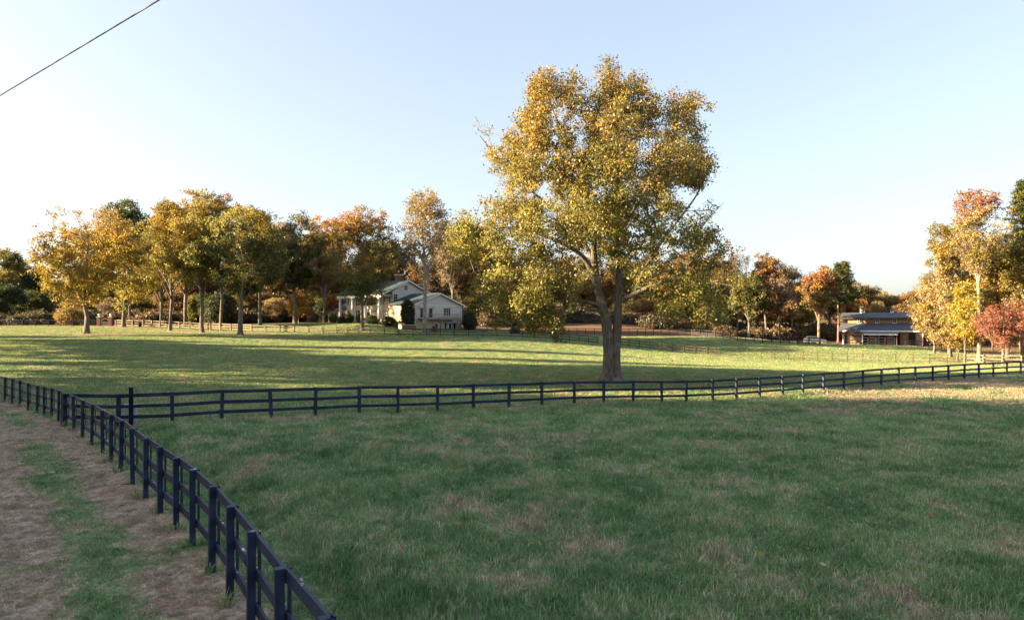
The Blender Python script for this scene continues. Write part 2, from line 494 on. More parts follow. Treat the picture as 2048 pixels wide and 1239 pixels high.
STALL = [(1689, 690, 151), (1704, 690, 150.5), (1720, 690.2, 150), (1736, 690.4, 149.5), (1752, 690.5, 149), (1770, 690.7, 148.5), (1789, 691, 148)]
LANE = [(1810.6, 692, 139), (1834, 694, 138), (1858, 696, 137), (1883, 698.6, 136), (1908, 702, 135), (1925, 704.6, 134), (1944, 707, 133)]
UPPER = [(1096, 648.3, 178), (1112, 648.3, 178), (1128, 648.3, 178), (1144, 648.3, 178), (1160, 648.4, 178), (1176, 648.5, 178), (1192, 648.6, 178), (1208, 648.8, 178), (1224, 649, 178), (1240, 649.2, 178), (1256, 649.4, 178), (1272, 649.6, 178)]

CTRL = []
for run, step in ((NEAR[3:], 2), (MID, 2), (FAR_LEFT, 4), (TAN_LEFT, 3), (GREY, 3), (BLACK_HOUSE, 4), (LOOP, 3), (FIELD, 3), (PALE_RIGHT, 2), (BACK, 5), (DRIVE, 3), (LANE, 3), (UPPER, 5), (STALL, 3)):
    CTRL += [tuple(P(*q)) for q in run[::step]]
BIG_D = 56.0
CTRL += [tuple(P(*q)) for q in ((1222, 764, BIG_D), (174, 668, 114), (340, 661.5, 126), (405, 665.5, 121), (480, 669, 117), (245, 654.5, 138), (725, 660, 129),
         (600, 645, 160), (752, 646, 139), (700, 645, 146), (778, 649, 135.5), (640, 646, 146), (560, 647, 146), (480, 652, 150), (880, 663.5, 134.5), (918, 663, 137), (838, 660, 133), (950, 660, 142), (849, 669, 125.5), (300, 647, 180), (60, 648, 200), (1975, 722, 108), (1780, 688.5, 160), (1640, 690, 165), (1000, 660, 160), (1400, 662, 180))]
CTRL += [(0, 5, 0.0), (-12, 8, 0.0), (8, 9, 0.0), (30, 15, 0.05), (18, 20, 0.0), (25, 33, -0.2), (-40, 15, 0.0), (-40, 30, -0.1), (0, -60, 0), (-150, -60, 0), (150, -60, 0), (-90, 60, 0.6), (-120, 100, 2.6),
         (-300, 20, 0.0), (300, 20, -0.5), (-300, 170, 4.5), (300, 150, -0.5), (-300, 420, 22), (0, 420, 22), (300, 420, 19), (110, 235, 2.0), (-100, 250, 6.0), (0, 250, 6.0), (0, 320, 12), (-200, 320, 12), (200, 320, 10), (120, 95, -0.8)]
CT = np.array(CTRL)
_s = 60.0
def _kern(r2):
    return np.where(r2 > 1e-12, 0.5 * r2 * np.log(np.maximum(r2, 1e-12)), 0.0)
def _tps_fit():
    X = CT[:, :2] / _s; n = len(X)
    K = _kern(((X[:, None] - X[None]) ** 2).sum(-1)) + np.eye(n) * 0.012
    Pm = np.hstack([np.ones((n, 1)), X])
    A = np.zeros((n+3, n+3)); A[:n, :n] = K; A[:n, n:] = Pm; A[n:, :n] = Pm.T
    return np.linalg.solve(A, np.concatenate([CT[:, 2], np.zeros(3)]))
TPSW = _tps_fit()
NEAR_XY = np.array([P(*q)[:2] for q in NEAR])
MID_XY = np.array([P(*q)[:2] for q in MID])

def line_dist(x, y, L):
    """distance to a polyline, signed by side (positive right of it going away), and arc length"""
    best = np.full(x.shape, 1e9); sgn = np.ones(x.shape); arc = np.zeros(x.shape); s0 = 0.0
    for a, b in zip(L[:-1], L[1:]):
        d = b - a; ln = np.hypot(*d)
        t = np.clip(((x-a[0])*d[0] + (y-a[1])*d[1]) / ln**2, 0, 1)
        ex, ey = x - a[0] - t*d[0], y - a[1] - t*d[1]
        q = np.hypot(ex, ey)
        m = q < best
        best = np.where(m, q, best); sgn = np.where(m, np.sign(ex*d[1] - ey*d[0]), sgn); arc = np.where(m, s0 + t*ln, arc)
        s0 += ln
    return best * sgn, arc

def sstep(v, a, b):
    t = np.clip((v-a)/(b-a), 0, 1)
    return t*t*(3-2*t)

def wob(x, y, f, seed=0.0):
    return (np.sin(x*f*1.0 + 1.7*seed + 1.3*np.sin(y*f*0.83+seed)) + np.sin(y*f*1.31 + 2.1*seed + 1.1*np.sin(x*f*0.71+2*seed)) + np.sin((x+y)*f*0.77 + seed*3)) / 3.0

def zt(x, y):
    """height of the ground"""
    x = np.atleast_1d(np.asarray(x, dtype=float)); y = np.atleast_1d(np.asarray(y, dtype=float))
    xc, yc = np.clip(x, -320, 320), np.clip(y, -70, 430)
    out = np.zeros(x.shape)
    n = len(CT); flat_x, flat_y = xc.ravel()/_s, yc.ravel()/_s
    res = np.empty(flat_x.shape)
    for i in range(0, len(flat_x), 20000):
        fx, fy = flat_x[i:i+20000], flat_y[i:i+20000]
        r2 = (fx[:, None] - CT[None, :, 0]/_s)**2 + (fy[:, None] - CT[None, :, 1]/_s)**2
        res[i:i+20000] = _kern(r2) @ TPSW[:n] + TPSW[n] + TPSW[n+1]*fx + TPSW[n+2]*fy
    out = res.reshape(x.shape)
    dn, _ = line_dist(x, y, NEAR_XY)
    fade = sstep(-y, -34, -24)
    out += fade * (0.22*sstep(dn, 1.3, 3.0) - 0.10*sstep(dn, 0.5, 1.4)*(1-sstep(dn, 1.5, 2.6)))      # the field stands a little higher than the fence strip
    near = 1 - sstep(y, 40, 80)
    out += near * 0.035 * wob(x, y, 0.9, 1.0) + near * 0.02 * wob(x, y, 2.3, 4.0)
    return out

def G(px, d, py=None):
    """ground point under photo column px at depth d"""
    x = (px-1024.0)/F*d
    return np.array([x, d, zt(x, d)[0]])

def masks(x, y):
    dn, arc = line_dist(x, y, NEAR_XY)
    dm, _ = line_dist(x, y, MID_XY)
    w = 0.18*wob(x, y, 0.8, 2.0)
    s = -dn + w
    dry = 0.16 + 0.16*wob(x, y, 0.33, 5.0) + 0.10*wob(x, y, 1.1, 9.0)
    left = s > -0.35
    s2 = s*1.8 + 0.28*wob(x, y, 0.5, 3.0)
    prof = 0.86 - 0.68*sstep(s2, 1.5, 2.2) + 0.60*sstep(s2, 2.9, 3.6) - 0.45*sstep(s2, 5.0, 6.0) + 0.42*sstep(s2, 7.0, 8.0) - 0.3*sstep(s2, 10, 12) + 0.12*sstep(s2, 14, 17)
    dry = np.where(left & (y < 60), prof, dry)
    # pale crossing where the track turns, far left
    dry = np.maximum(dry, 0.95*np.exp(-(((x+19.5)/4.5)**2 + ((y-27.2)/2.2)**2)))
    dry = np.maximum(dry, 0.9*np.exp(-(((x+26)/5)**2 + ((y-29.5)/2.5)**2)))
    # bare strip under the cross fence
    dry = np.maximum(dry, 0.95*np.exp(-((dm-0.10)/0.42)**2) * (dn > -1))
    # dry ground towards the right-hand side and the grove
    dry += np.where((y < 66) & (dm > 0), 0.36*sstep(x, 10, 30)*sstep(y, 26, 46), 0)
    past = np.where(dn > 0, sstep(-dm, 0.2, 2.0), 0.0)*sstep(y, 26, 34)
    dry = np.where(dm < 0, dry - 0.20*past, dry)
    dry = np.maximum(dry, 0.8*np.exp(-(((x-7.9)/4.0)**2 + ((y-BIG_D)/2.5)**2)))
    lit = sstep(y + 0.05*x, 140, 150)
    for px, d in ((174, 114), (340, 126), (405, 121), (480, 117), (245, 138)):
        q = P(px, 660, d)
        dry = np.maximum(dry, 0.75*np.exp(-(((x-q[0])/7.0)**2 + ((y-q[1])/3.5)**2)))
    lawn = sstep(x, -62, -54)*(1-sstep(x, -26, -20))*(1-sstep(y, 146, 151))
    lit = lit*(1-lawn)
    gr = np.exp(-(((x-66)/17)**4 + ((y-150)/9.5)**4))
    gr = np.maximum(gr, np.exp(-(((x-52)/16)**4 + ((y-141)/5.5)**4)))
    gr = np.maximum(gr, np.exp(-(((x+95)/34)**4 + ((y-150)/2.6)**4)))
    lit = np.maximum(lit, sstep(x, 60, 66)*sstep(y, 99, 103)*(1-sstep(y, 112, 120)*(1-sstep(x, 74, 80))))
    return np.clip(dry, -.3, 1), np.clip(lit, 0, 1), np.clip(gr, 0, 1), past

# ------------------------------------------------------------------ ground
def axis(parts):
    out = []
    for a, b, st in parts: out.append(np.arange(a, b, st))
    return np.unique(np.round(np.concatenate(out), 3))
xs = axis([(-4000, -600, 600), (-600, -320, 60), (-320, -60, 4), (-60, 60, 0.5), (60, 320, 4), (320, 600, 60), (600, 4001, 600)])
ys = axis([(-600, -60, 90), (-60, 4, 4), (4, 70, 0.4), (70, 200, 1.0), (200, 430, 10), (430, 900, 80), (900, 6001, 700)])
gx, gy = np.meshgrid(xs, ys)
gz = zt(gx, gy)
nx, ny = len(xs), len(ys)
ii = (np.arange(ny-1)[:, None]*nx + np.arange(nx-1)[None]).ravel()
quads = np.stack([ii, ii+1, ii+nx+1, ii+nx], 1)
md, ml, mg, mp_ = masks(gx.ravel(), gy.ravel())
ground_me = np_mesh('ground', np.stack([gx.ravel(), gy.ravel(), gz.ravel()], 1), quads, smooth=True, attrs={'dry': md, 'litter': ml, 'gravel': mg, 'past': mp_})
tag(obj('ground', ground_me, None, M['ground']), kind='structure')

# ------------------------------------------------------------------ fences
def unit_box(name, bevel=0.0):
    mb = MB().box(-.5, .5, -.5, .5, -.5, .5)
    return mb.mesh(name)

def fence(name, label, run, mat, height=1.37, rails=3, post=(0.12, 0.12), rail=(0.038, 0.145), batten=False, group='board fences of the pastures', side=1, gap=None, sink=0.35, rng=None, bare=()):
    rng = rng or random.Random(hash(name + label) % 1000 if False else len(run)*7+3)
    pts = []
    for q in run:
        g = P(*q); pts.append(np.array([g[0], g[1], zt(g[0], g[1])[0]]))
    for _ in range(2):                                     # boards run smoothly over small bumps
        zz = [p[2] for p in pts]
        for i in range(1, len(pts)-1): pts[i][2] = .25*zz[i-1] + .5*zz[i] + .25*zz[i+1]
    o0 = pts[0]
    root = empty(name, tuple(o0), 0, label, 'fence', group)
    pm = unit_box('post'); pm.materials.append(M[mat])
    rm = unit_box('rail'); rm.materials.append(M[mat])
    n = len(pts)
    for i, p in enumerate(pts):
        a = pts[max(i-1, 0)]; b = pts[min(i+1, n-1)]
        yaw = math.atan2(b[1]-a[1], b[0]-a[0])
        h = height + rng.uniform(0.0, 0.025)
        o = obj('post', pm, root)
        o.scale = (post[0], post[1], h+sink)
        o.location = tuple(p - o0 + np.array([0, 0, (h-sink)/2]))
        o.rotation_euler = (rng.gauss(0, .016), rng.gauss(0, .016), yaw + rng.gauss(0, .05))
        if batten:
            o = obj('batten', rm, root)
            nrm = np.array([-math.sin(yaw), math.cos(yaw), 0]) * side
            o.scale = (0.10, 0.022, height*0.80)
            o.location = tuple(p - o0 + np.array([0, 0, height*0.60 + 0.01]) + nrm*(post[1]/2 + rail[0] + 0.013))
            o.rotation_euler = (0, 0, yaw)
    zs = {3: (0.965, 0.635, 0.315), 2: (0.93, 0.5), 4: (0.94, 0.70, 0.46, 0.22)}[rails]
    for i in range(n-1):
        if i in bare: continue
        a, b = pts[i], pts[i+1]
        d = b - a; ln = float(np.linalg.norm(d))
        yaw = math.atan2(d[1], d[0]); pitch = math.atan2(d[2], math.hypot(d[0], d[1]))
        nrm = np.array([-math.sin(yaw), math.cos(yaw), 0]) * side
        for f in zs:
            o = obj('rail', rm, root)
            o.scale = (ln - 0.006, rail[0]*rng.uniform(.92, 1.08), rail[1]*rng.uniform(.94, 1.05))
            o.location = tuple((a+b)/2 - o0 + np.array([0, 0, height*f - rail[1]*0.25 + rng.uniform(-.014, .014)]) + nrm*(post[1]/2 + rail[0]/2 + rng.uniform(0.001, 0.006)))
            o.rotation_euler = (rng.uniform(-.03, .03), -pitch + rng.uniform(-.006, .006), yaw)
    return root

fence('board_fence', 'black board fence running beside the worn grass track in the left foreground', NEAR, 'fence', batten=True, post=(0.10, 0.10), side=-1)
fence('board_fence', 'long black three-board fence crossing the meadow in front of the big tree', MID, 'fence', post=(0.135, 0.12), side=1)
fence('board_fence', 'black board fence at the far left edge, in front of the parked cars', FAR_LEFT, 'fence_far', height=1.4)
fence('board_fence', 'pale weathered board fence behind the trunks of the yellow grove', TAN_LEFT, 'fence_tan', height=1.42)
fence('board_fence', 'grey-brown board fence between the grove and the columned house lawn', GREY, 'fence_grey', height=1.25)
fence('board_fence', 'black board fence below the white house and running behind the big tree', BLACK_HOUSE, 'fence_far', height=1.25)
fence('board_fence', 'brown board fence sloping down right of the big trunk and ending in the pasture', LOOP, 'fence_brown', height=1.35)
fence('board_fence', 'light rail fence with dark posts standing alone in the sunlit pasture', FIELD, 'fence_brown', height=1.42, rail=(0.022, 0.05))
fence('board_fence', 'pale sunlit rail fence at the right edge below the red tree', PALE_RIGHT, 'fence_tan', height=1.45, rail=(0.035, 0.16))
fence('board_fence', 'dark fence along the wood edge right of the big tree', BACK, 'fence_far', height=1.4)
fence('board_fence', 'dark fence along the gravel drive left of the barn, below the silver car', DRIVE, 'fence_far', height=1.6, post=(0.16, 0.16))
fence('board_fence', 'dark paddock fence directly in front of the barn porch', STALL, 'fence_far', height=1.75)
fence('board_fence', 'dark fence falling to the right from the barn lane to the yellow trees', LANE, 'fence_far', height=1.35)
fence('board_fence', 'dark fence high in the wood behind the big trunk', UPPER, 'fence_far', height=1.4)
# dark posts of the light field fence
for r_ in [o for o in COL.objects if o.type == 'EMPTY' and o.get('label', '').startswith('light rail fence')]:
    dm_ = None
    for ch in r_.children:
        if ch.name.startswith('post'):
            if dm_ is None:
                dm_ = ch.data.copy(); dm_.materials.clear(); dm_.materials.append(M['fence_brown'])
            ch.data = dm_

# tall corner post and pale box behind it
cp = G(262, 28.65)
tp = empty('corner_post', tuple(cp), 0, 'tall round dark post rising above the cross fence near its left end', 'post')
MB().lathe([(0.085, -0.2), (0.085, 1.62), (0.095, 1.625), (0.095, 1.68), (0.06, 1.70)], 0, 0.0, 14).build('shaft', M['fence'], tp, True)
MB().lathe([(0.10, 1.66), (0.10, 1.70), (0.02, 1.73)], 0, 0, 14).build('cap', M['fence_grey'], tp)
wb = G(261.5, 29.35)
bx = empty('water_box', tuple(wb), 0, 'pale blue-grey box standing behind the tall dark post', 'box')
MB().box(-0.25, 0.25, -0.10, 0.10, -0.05, 0.86).build('box_body', surface_mat('pale_box_paint', (0.30, 0.34, 0.37), (0.36, 0.40, 0.43), 3, 0.5, 0.1), bx, bevel=0.02)
MB().box(-0.265, 0.265, -0.115, 0.115, 0.865, 0.90).build('lid', M['white'], bx, bevel=0.01)
# ------------------------------------------------------------------ the columned house
def window_on_x(parent, v, z, w, h, face=0.0, out=-1, sh=True, name='window', grid=(2, 3)):
    """window in a wall whose plane is local x = face, looking to -x (out=-1)"""
    f = obj(name, MB().box(face+out*0.07, face+out*0.01, v-w/2-0.08, v+w/2+0.08, z-h/2-0.08, z+h/2+0.08).mesh(name), parent, M['white'])
    MB().box(face+out*0.085, face+out*0.072, v-w/2, v+w/2, z-h/2, z+h/2).build('pane', M['glass'], f)
    mb = MB()
    for i in range(1, grid[0]):
        y = v-w/2+w*i/grid[0]; mb.box(face+out*0.105, face+out*0.087, y-.02, y+.02, z-h/2, z+h/2)
    for j in range(1, grid[1]):
        q = z-h/2+h*j/grid[1]; mb.box(face+out*0.112, face+out*0.107, v-w/2, v+w/2, q-.02, q+.02)
    mb.build('glazing_bar', M['white'], f)
    MB().box(face+out*0.16, face+out*0.008, v-w/2-.14, v+w/2+.14, z-h/2-.17, z-h/2-.085).build('sill', M['white'], f)
    if sh:
        for s in (-1, 1):
            c = v+s*(w/2+0.08+0.25)
            MB().box(face+out*0.06, face+out*0.012, c-.22, c+.22, z-h/2-.05, z+h/2+.05).build('shutter', M['shutter'], parent)
    return f

def window_on_y(parent, u, z, w, h, face=0.0, sh=0, grid=(2, 3)):
    """window in a wall whose plane is local y = face, looking to -y"""
    f = obj('window', MB().box(u-w/2-.08, u+w/2+.08, face-.07, face-.01, z-h/2-.08, z+h/2+.08).mesh('window'), parent, M['white'])
    MB().box(u-w/2, u+w/2, face-.085, face-.072, z-h/2, z+h/2).build('pane', M['glass'], f)
    mb = MB()
    for i in range(1, grid[0]):
        x = u-w/2+w*i/grid[0]; mb.box(x-.02, x+.02, face-.105, face-.087, z-h/2, z+h/2)
    for j in range(1, grid[1]):
        q = z-h/2+h*j/grid[1]; mb.box(u-w/2, u+w/2, face-.112, face-.107, q-.02, q+.02)
    if mb.V: mb.build('glazing_bar', M['white'], f)
    MB().box(u-w/2-.14, u+w/2+.14, face-.16, face-.008, z-h/2-.17, z-h/2-.085).build('sill', M['white'], f)
    for s in ((-1, 1) if sh == 2 else (1,) if sh == 1 else ()):
        c = u+s*(w/2+.08+.25)
        MB().box(c-.23, c+.23, face-.06, face-.012, z-h/2-.05, z+h/2+.05).build('shutter', M['shutter'], parent)
    return f

def door_on_y(parent, u, z0, w, h, face, mat='white', glass=True):
    f = obj('door', MB().box(u-w/2, u+w/2, face-.08, face-.01, z0, z0+h).mesh('door'), parent, M[mat])
    if glass:
        MB().box(u-w*.30, u+w*.30, face-.095, face-.082, z0+h*.10, z0+h*.90).build('pane', M['glass'], f)
    MB().box(u+w*.36, u+w*.42, face-.14, face-.082, z0+h*.46, z0+h*.52).build('handle', M['rim'], f)
    return f

def roof_slab(x0, z0, x1, z1, y0, y1, t=0.16):
    return MB().prism_y([(x0, z0), (x1, z1), (x1, z1+t), (x0, z0+t)], y0, y1)

HB = P(785, 645, 140.0)
house = empty('house', (HB[0], HB[1], 4.45), R(50), 'white two-storey house with tall porch columns and teal roof behind the lawn', 'house')
w_ = MB().prism_y([(0, -1.2), (11.3, -1.2), (11.3, 5.6), (3.9, 8.42), (0, 6.3)], 0, 15).build('wall', M['siding'], house)
rf = roof_slab(-2.8, 5.72, 3.9, 8.62, -.45, 15.45).build('roof', M['roof'], house)
roof_slab(3.905, 8.62, 12.0, 5.50, -.45, 15.45).build('roof_slope', M['roof'], rf)
# white rakes along the gable
ra = MB().prism_y([(-2.8, 5.55), (3.9, 8.45), (3.9, 8.70), (-2.8, 5.80)], -.53, -.46).build('rake_board', M['white'], house)
MB().prism_y([(3.905, 8.45), (12.0, 5.33), (12.0, 5.58), (3.905, 8.70)], -.53, -.46).build('rake_board', M['white'], house)
ch = MB().box(4.1, 5.3, 3.0, 4.1, 7.4, 9.9).build('chimney', M['brick'], rf)
MB().box(4.0, 5.4, 2.9, 4.2, 9.905, 10.08).build('chimney_cap', M['stone'], rf)
# porch
MB().box(-2.75, -0.01, -.3, 15.2, -1.0, 0.05).build('porch_floor', M['stone'], house)
MB().box(-2.65, -2.2, 0.4, 14.8, 5.15, 5.66).build('entablature', M['white'], house)
MB().box(-2.19, -0.02, 0.4, 14.8, 5.50, 5.64).build('porch_ceiling', M['white'], house)
for v in (1.2, 5.4, 9.7, 13.9):
    c = MB().lathe([(0.30, 0.20), (0.31, 0.9), (0.29, 2.5), (0.25, 4.85)], -2.42, v, 16).build('column', M['white'], house, True)
    MB().box(-2.42-.38, -2.42+.38, v-.38, v+.38, 0.052, 0.20).build('column_base', M['white'], c)
    MB().lathe([(0.26, 4.855), (0.36, 4.98), (0.36, 5.145)], -2.42, v, 16).build('capital', M['white'], c)
for v in (1.7, 4.6, 10.6, 13.5):
    window_on_x(house, v, 1.75, 1.0, 1.75)
for v in (1.7, 4.6, 7.5, 10.6, 13.5):
    window_on_x(house, v, 4.45, 1.0, 1.45)
dr = MB().box(-.10, -.01, 6.6, 8.4, 0.06, 2.75).build('door_surround', M['white'], house)
MB().box(-.14, -.105, 7.0, 8.0, 0.08, 2.25).build('door', M['shutter'], dr)
wr = MB()
for k in range(16):
    a = 2*math.pi*k/16
    wr.box(-.24, -.145, 7.5+.26*math.cos(a)-.08, 7.5+.26*math.cos(a)+.08, 1.55+.26*math.sin(a)-.08, 1.55+.26*math.sin(a)+.08)
wr.build('wreath', M['red'], dr)
# gable windows
window_on_y(house, 3.5, 7.15, .85, .95, 0.0, 0, (2, 2))
window_on_y(house, .75, 5.05, .9, 1.5, 0.0, 0, (2, 3))
window_on_y(house, 8.9, 4.6, .9, 1.3, 0.0, 0, (2, 3))
# lower range beyond the porch
MB().prism_y([(1.0, -1.0), (8.5, -1.0), (8.5, 3.1), (4.7, 5.2), (1.0, 3.1)], 15.46, 23).build('rear_wing_wall', M['lower_wall'], house)
r2_ = roof_slab(0.4, 2.85, 4.7, 5.25, 15.47, 23.4).build('rear_wing_roof', M['roof'], house)
roof_slab(4.705, 5.25, 9.1, 2.85, 15.47, 23.4).build('roof_slope', M['roof'], r2_)
window_on_x(house, 18.0, 1.4, 1.0, 1.5, 1.0); window_on_x(house, 21.0, 1.4, 1.0, 1.5, 1.0)
# walk-out wing towards the pasture
WZ = -2.2
MB().prism_y([(-1.2, WZ), (11.4, WZ), (11.4, 3.62), (5.1, 5.72), (-1.2, 3.62)], -8, -.02).build('wing_wall', M['siding'], house)
MB().box(-1.23, 11.43, -8.03, -.03, WZ, 1.15).build('wing_lower_wall', M['lower_wall'], house)
MB().box(-1.262, -1.234, -7.98, -.05, WZ, 3.50).build('flank_wall', M['lower_wall'], house)
MB().box(-1.25, 11.45, -8.06, -8.031, 3.38, 3.52).build('trim_band', M['white'], house)
r3_ = roof_slab(-1.85, 3.52, 5.1, 5.84, -8.5, -.03).build('wing_roof', M['roof'], house)
roof_slab(5.105, 5.84, 12.05, 3.52, -8.5, -.03).build('roof_slope', M['roof'], r3_)
MB().prism_y([(-1.85, 3.33), (5.1, 5.65), (5.1, 5.92), (-1.85, 3.60)], -8.57, -8.51).build('rake_board', M['white'], house)
MB().prism_y([(5.105, 5.65), (12.05, 3.33), (12.05, 3.60), (5.105, 5.92)], -8.57, -8.51).build('rake_board', M['white'], house)
for uu in (-1.3, 11.5):
    MB().box(uu-.07, uu+.07, -8.09, -7.93, WZ, 3.3).build('corner_board', M['white'], house)
def uon(px):
    t = (px-1024)/F
    return (17.8+134.9*t)/(.643-.766*t)
window_on_y(house, uon(891.5), 2.25, 1.25, 1.45, -8.0, 1, (2, 3))
window_on_y(house, uon(843.5), 1.95, .95, 1.9, -8.0, 0, (1, 1))
window_on_y(house, uon(861), 1.95, .95, 1.9, -8.0, 0, (1, 1))
b0, b1 = uon(836), uon(905)
bal = MB().box(b0, b1, -9.6, -8.04, .62, .86).build('balcony', M['deck'], house)
mb = MB()
mb.box(b0, b1, -9.58, -9.52, 1.70, 1.78); mb.box(b0, b1, -9.57, -9.53, .95, 1.0)
n_ = 34
for k in range(n_+1):
    x = b0+.03+(b1-b0-.06)*k/n_
    mb.box(x-.02, x+.02, -9.565, -9.535, .865, 1.70)
mb.build('railing', M['deck'], bal)
for x in (b0+.1, (b0+b1)/2, b1-.1):
    MB().box(x-.09, x+.09, -9.5, -9.32, WZ, .615).build('balcony_post', M['deck'], house)
door_on_y(house, uon(872), WZ+.15, 1.0, 2.15, -8.03, 'door_blue')
door_on_y(house, uon(890), WZ+.15, .95, 2.2, -8.03, 'white')
door_on_y(house, uon(899), WZ+.15, .95, 2.2, -8.03, 'white')
door_on_y(house, uon(908), WZ+.15, .95, 2.2, -8.03, 'door_blue')
aw0, aw1 = uon(886), uon(912)
MB().prism_x([(-9.2, .02), (-8.05, .28), (-8.05, .34), (-9.2, .08)], aw0, aw1).build('awning', M['door_blue'], house)
for px in (834, 883, 918):
    u = uon(px)
    s_ = MB().box(u-.10, u+.10, -8.25, -8.04, .02, .34).build('wall_lantern', M['lamp_glass'], house)
    MB().box(u-.13, u+.13, -8.29, -8.035, .345, .42).build('lantern_cap', M['barn_trim'], s_)
for px in (838, 867):
    u = uon(px)
    s_ = MB().box(u-.10, u+.10, -8.20, -8.01, 2.75, 3.02).build('wall_lantern', M['lamp_glass'], house)
    MB().box(u-.13, u+.13, -8.23, -8.005, 3.025, 3.09).build('lantern_cap', M['barn_trim'], s_)

q = G(803, 131.5)
sp_ = empty('stone_pier', (q[0], q[1], q[2]-.1), R(50), 'pale stone block beside the tall evergreen at the house', 'stone pier')
MB().box(-.42, .42, -.42, .42, 0, 1.15).build('pier_block', M['stone'], sp_, bevel=.03)
MB().box(-.5, .5, -.5, .5, 1.155, 1.3).build('cap_stone', M['stone'], sp_, bevel=.02)
q = G(818, 131.8)
rw = empty('retaining_wall', (q[0], q[1], q[2]-.15), R(20), 'low dark red brick wall beside the pale stone block', 'wall')
MB().box(-1.3, 1.3, -.2, .2, 0, 1.05).build('brick_face', M['brick'], rw)
MB().box(-1.36, 1.36, -.26, .26, 1.055, 1.15).build('coping', M['stone'], rw)

# ------------------------------------------------------------------ the barn
BL = np.array([0.4725*164, 164.0])                       # left front corner
bz = -0.42
barn = empty('barn', (BL[0], BL[1], bz), math.atan2(-.545, .839), 'long tan barn with dark blue-grey roofs and cupolas at the right', 'barn')
Lb = 16.2
# local: x along the front, y into the building
MB().box(0, Lb, 0, 3.6, -.6, 3.15).build('front_wall', M['barn_wall'], barn)
MB().box(.6, Lb+4.0, 3.61, 12, -.6, 6.0).build('upper_wall', M['barn_wall'], barn)
fr = MB().prism_x([(-.75, 3.0), (3.62, 4.75), (3.62, 4.93), (-.75, 3.18)], -.9, Lb+.7).build('front_roof', M['barn_roof'], barn)
MB().box(-.92, Lb+.72, -.84, -.76, 2.94, 3.22).build('gutter', M['white'], fr)
MB().prism_x([(0.0, 3.16), (3.6, 3.16), (3.6, 4.70)], 0.02, .2).build('roof_cheek', M['barn_wall'], fr)
MB().prism_x([(0.0, 3.16), (3.6, 3.16), (3.6, 4.70)], Lb-.2, Lb-.02).build('roof_cheek', M['barn_wall'], fr)
up = MB().prism_x([(2.7, 5.98), (7.8, 7.25), (7.8, 7.45), (2.7, 6.18)], -1.2, Lb+4.8).build('upper_roof', M['barn_roof'], barn)
MB().prism_x([(7.805, 7.25), (12.9, 5.98), (12.9, 6.18), (7.805, 7.45)], -1.2, Lb+4.8).build('roof_slope', M['barn_roof'], up)
MB().box(-1.21, Lb+4.81, 2.62, 2.70, 5.92, 6.22).build('fascia', M['barn_trim'], up)
for x in (3.1, 6.9, 10.4, 14.0, 17.4):
    window_on_y(barn, x, 5.42, .72, .86, 3.61, 0, (2, 2))
for i, (x, wd, h, body) in enumerate(((3.3, 1.0, 1.05, 'siding'), (9.6, .75, .65, 'white'), (16.3, .85, .8, 'white'))):
    cu = MB().box(x-wd/2, x+wd/2, 7.8-wd/2, 7.8+wd/2, 7.2, 7.45+h).build('cupola', M[body], barn)
    MB().add([(x-wd*.75, 7.8-wd*.75, 7.46+h), (x+wd*.75, 7.8-wd*.75, 7.46+h), (x+wd*.75, 7.8+wd*.75, 7.46+h), (x-wd*.75, 7.8+wd*.75, 7.46+h), (x, 7.8, 7.46+h+wd*.55)],
             [(3, 2, 1, 0), (0, 1, 4), (1, 2, 4), (2, 3, 4), (3, 0, 4)]).build('cupola_roof', M['barn_roof'], cu)
    lv = MB()
    for k in range(5):
        zz = 7.62+h*.16*k
        lv.box(x-wd*.32, x+wd*.32, 7.8-wd/2-.03, 7.8-wd/2-.005, zz, zz+h*.09)
    lv.build('louvre', M['glass'], cu)
# stall doors whose inner shade is painted as near-black sheets, and window panels
for x, w, h in ((1.0, .9, 2.3), (4.7, 1.3, 2.3), (8.3, 1.2, 2.3), (11.2, 1.1, 2.4), (14.1, 1.3, 2.6)):
    d_ = MB().box(x-w/2-.1, x+w/2+.1, -.06, -.005, 0, h+.1).build('stall_door', M['barn_trim'], barn)
    MB().box(x-w/2, x+w/2, -.075, -.062, .02, h).build('doorway_shade_sheet', M['dark'], d_)
for x in (2.5, 6.5, 9.8, 12.7):
    p_ = MB().box(x-.52, x+.52, -.06, -.005, 1.1, 2.35).build('shutter_panel', M['barn_trim'], barn)
    MB().box(x-.44, x+.44, -.075, -.062, 1.18, 2.27).build('panel_board', M['barn_wall'], p_)
MB().box(Lb-.12, Lb+.06, -.1, -.01, 0, 2.9).build('downpipe', M['white'], barn)
MB().box(Lb+.02, Lb+.1, .2, 3.4, 0, .2).build('end_base', M['barn_trim'], barn)
# porch: shed roof and a small cross gable on white posts
pr = MB().prism_x([(-4.1, 2.30), (-.86, 2.78), (-.86, 2.92), (-4.1, 2.44)], 4.6, 11.6).build('porch_roof', M['porch_roof'], barn)
MB().box(4.62, 11.58, -4.18, -4.11, 2.22, 2.46).build('porch_fascia', M['white'], pr)
gp = MB().prism_y([(.2, 2.42), (2.5, 3.62), (2.5, 3.76), (.2, 2.56)], -4.5, -.3).build('porch_gable_roof', M['porch_roof'], barn)
MB().prism_y([(2.505, 3.62), (4.9, 2.42), (4.9, 2.56), (2.505, 3.76)], -4.5, -.3).build('roof_slope', M['porch_roof'], gp)
tr = MB()
tr.bar((.35, -4.4, 2.35), (4.75, -4.4, 2.35), .14, .16); tr.bar((2.5, -4.4, 2.44), (2.5, -4.4, 3.55), .12, .12)
for s in (-1, 1):
    tr.bar((2.5, -4.38, 2.5), (2.5+s*1.0, -4.38, 3.0), .10, .10); tr.bar((2.5, -4.42, 2.46), (2.5+s*.6, -4.42, 3.25), .10, .10)
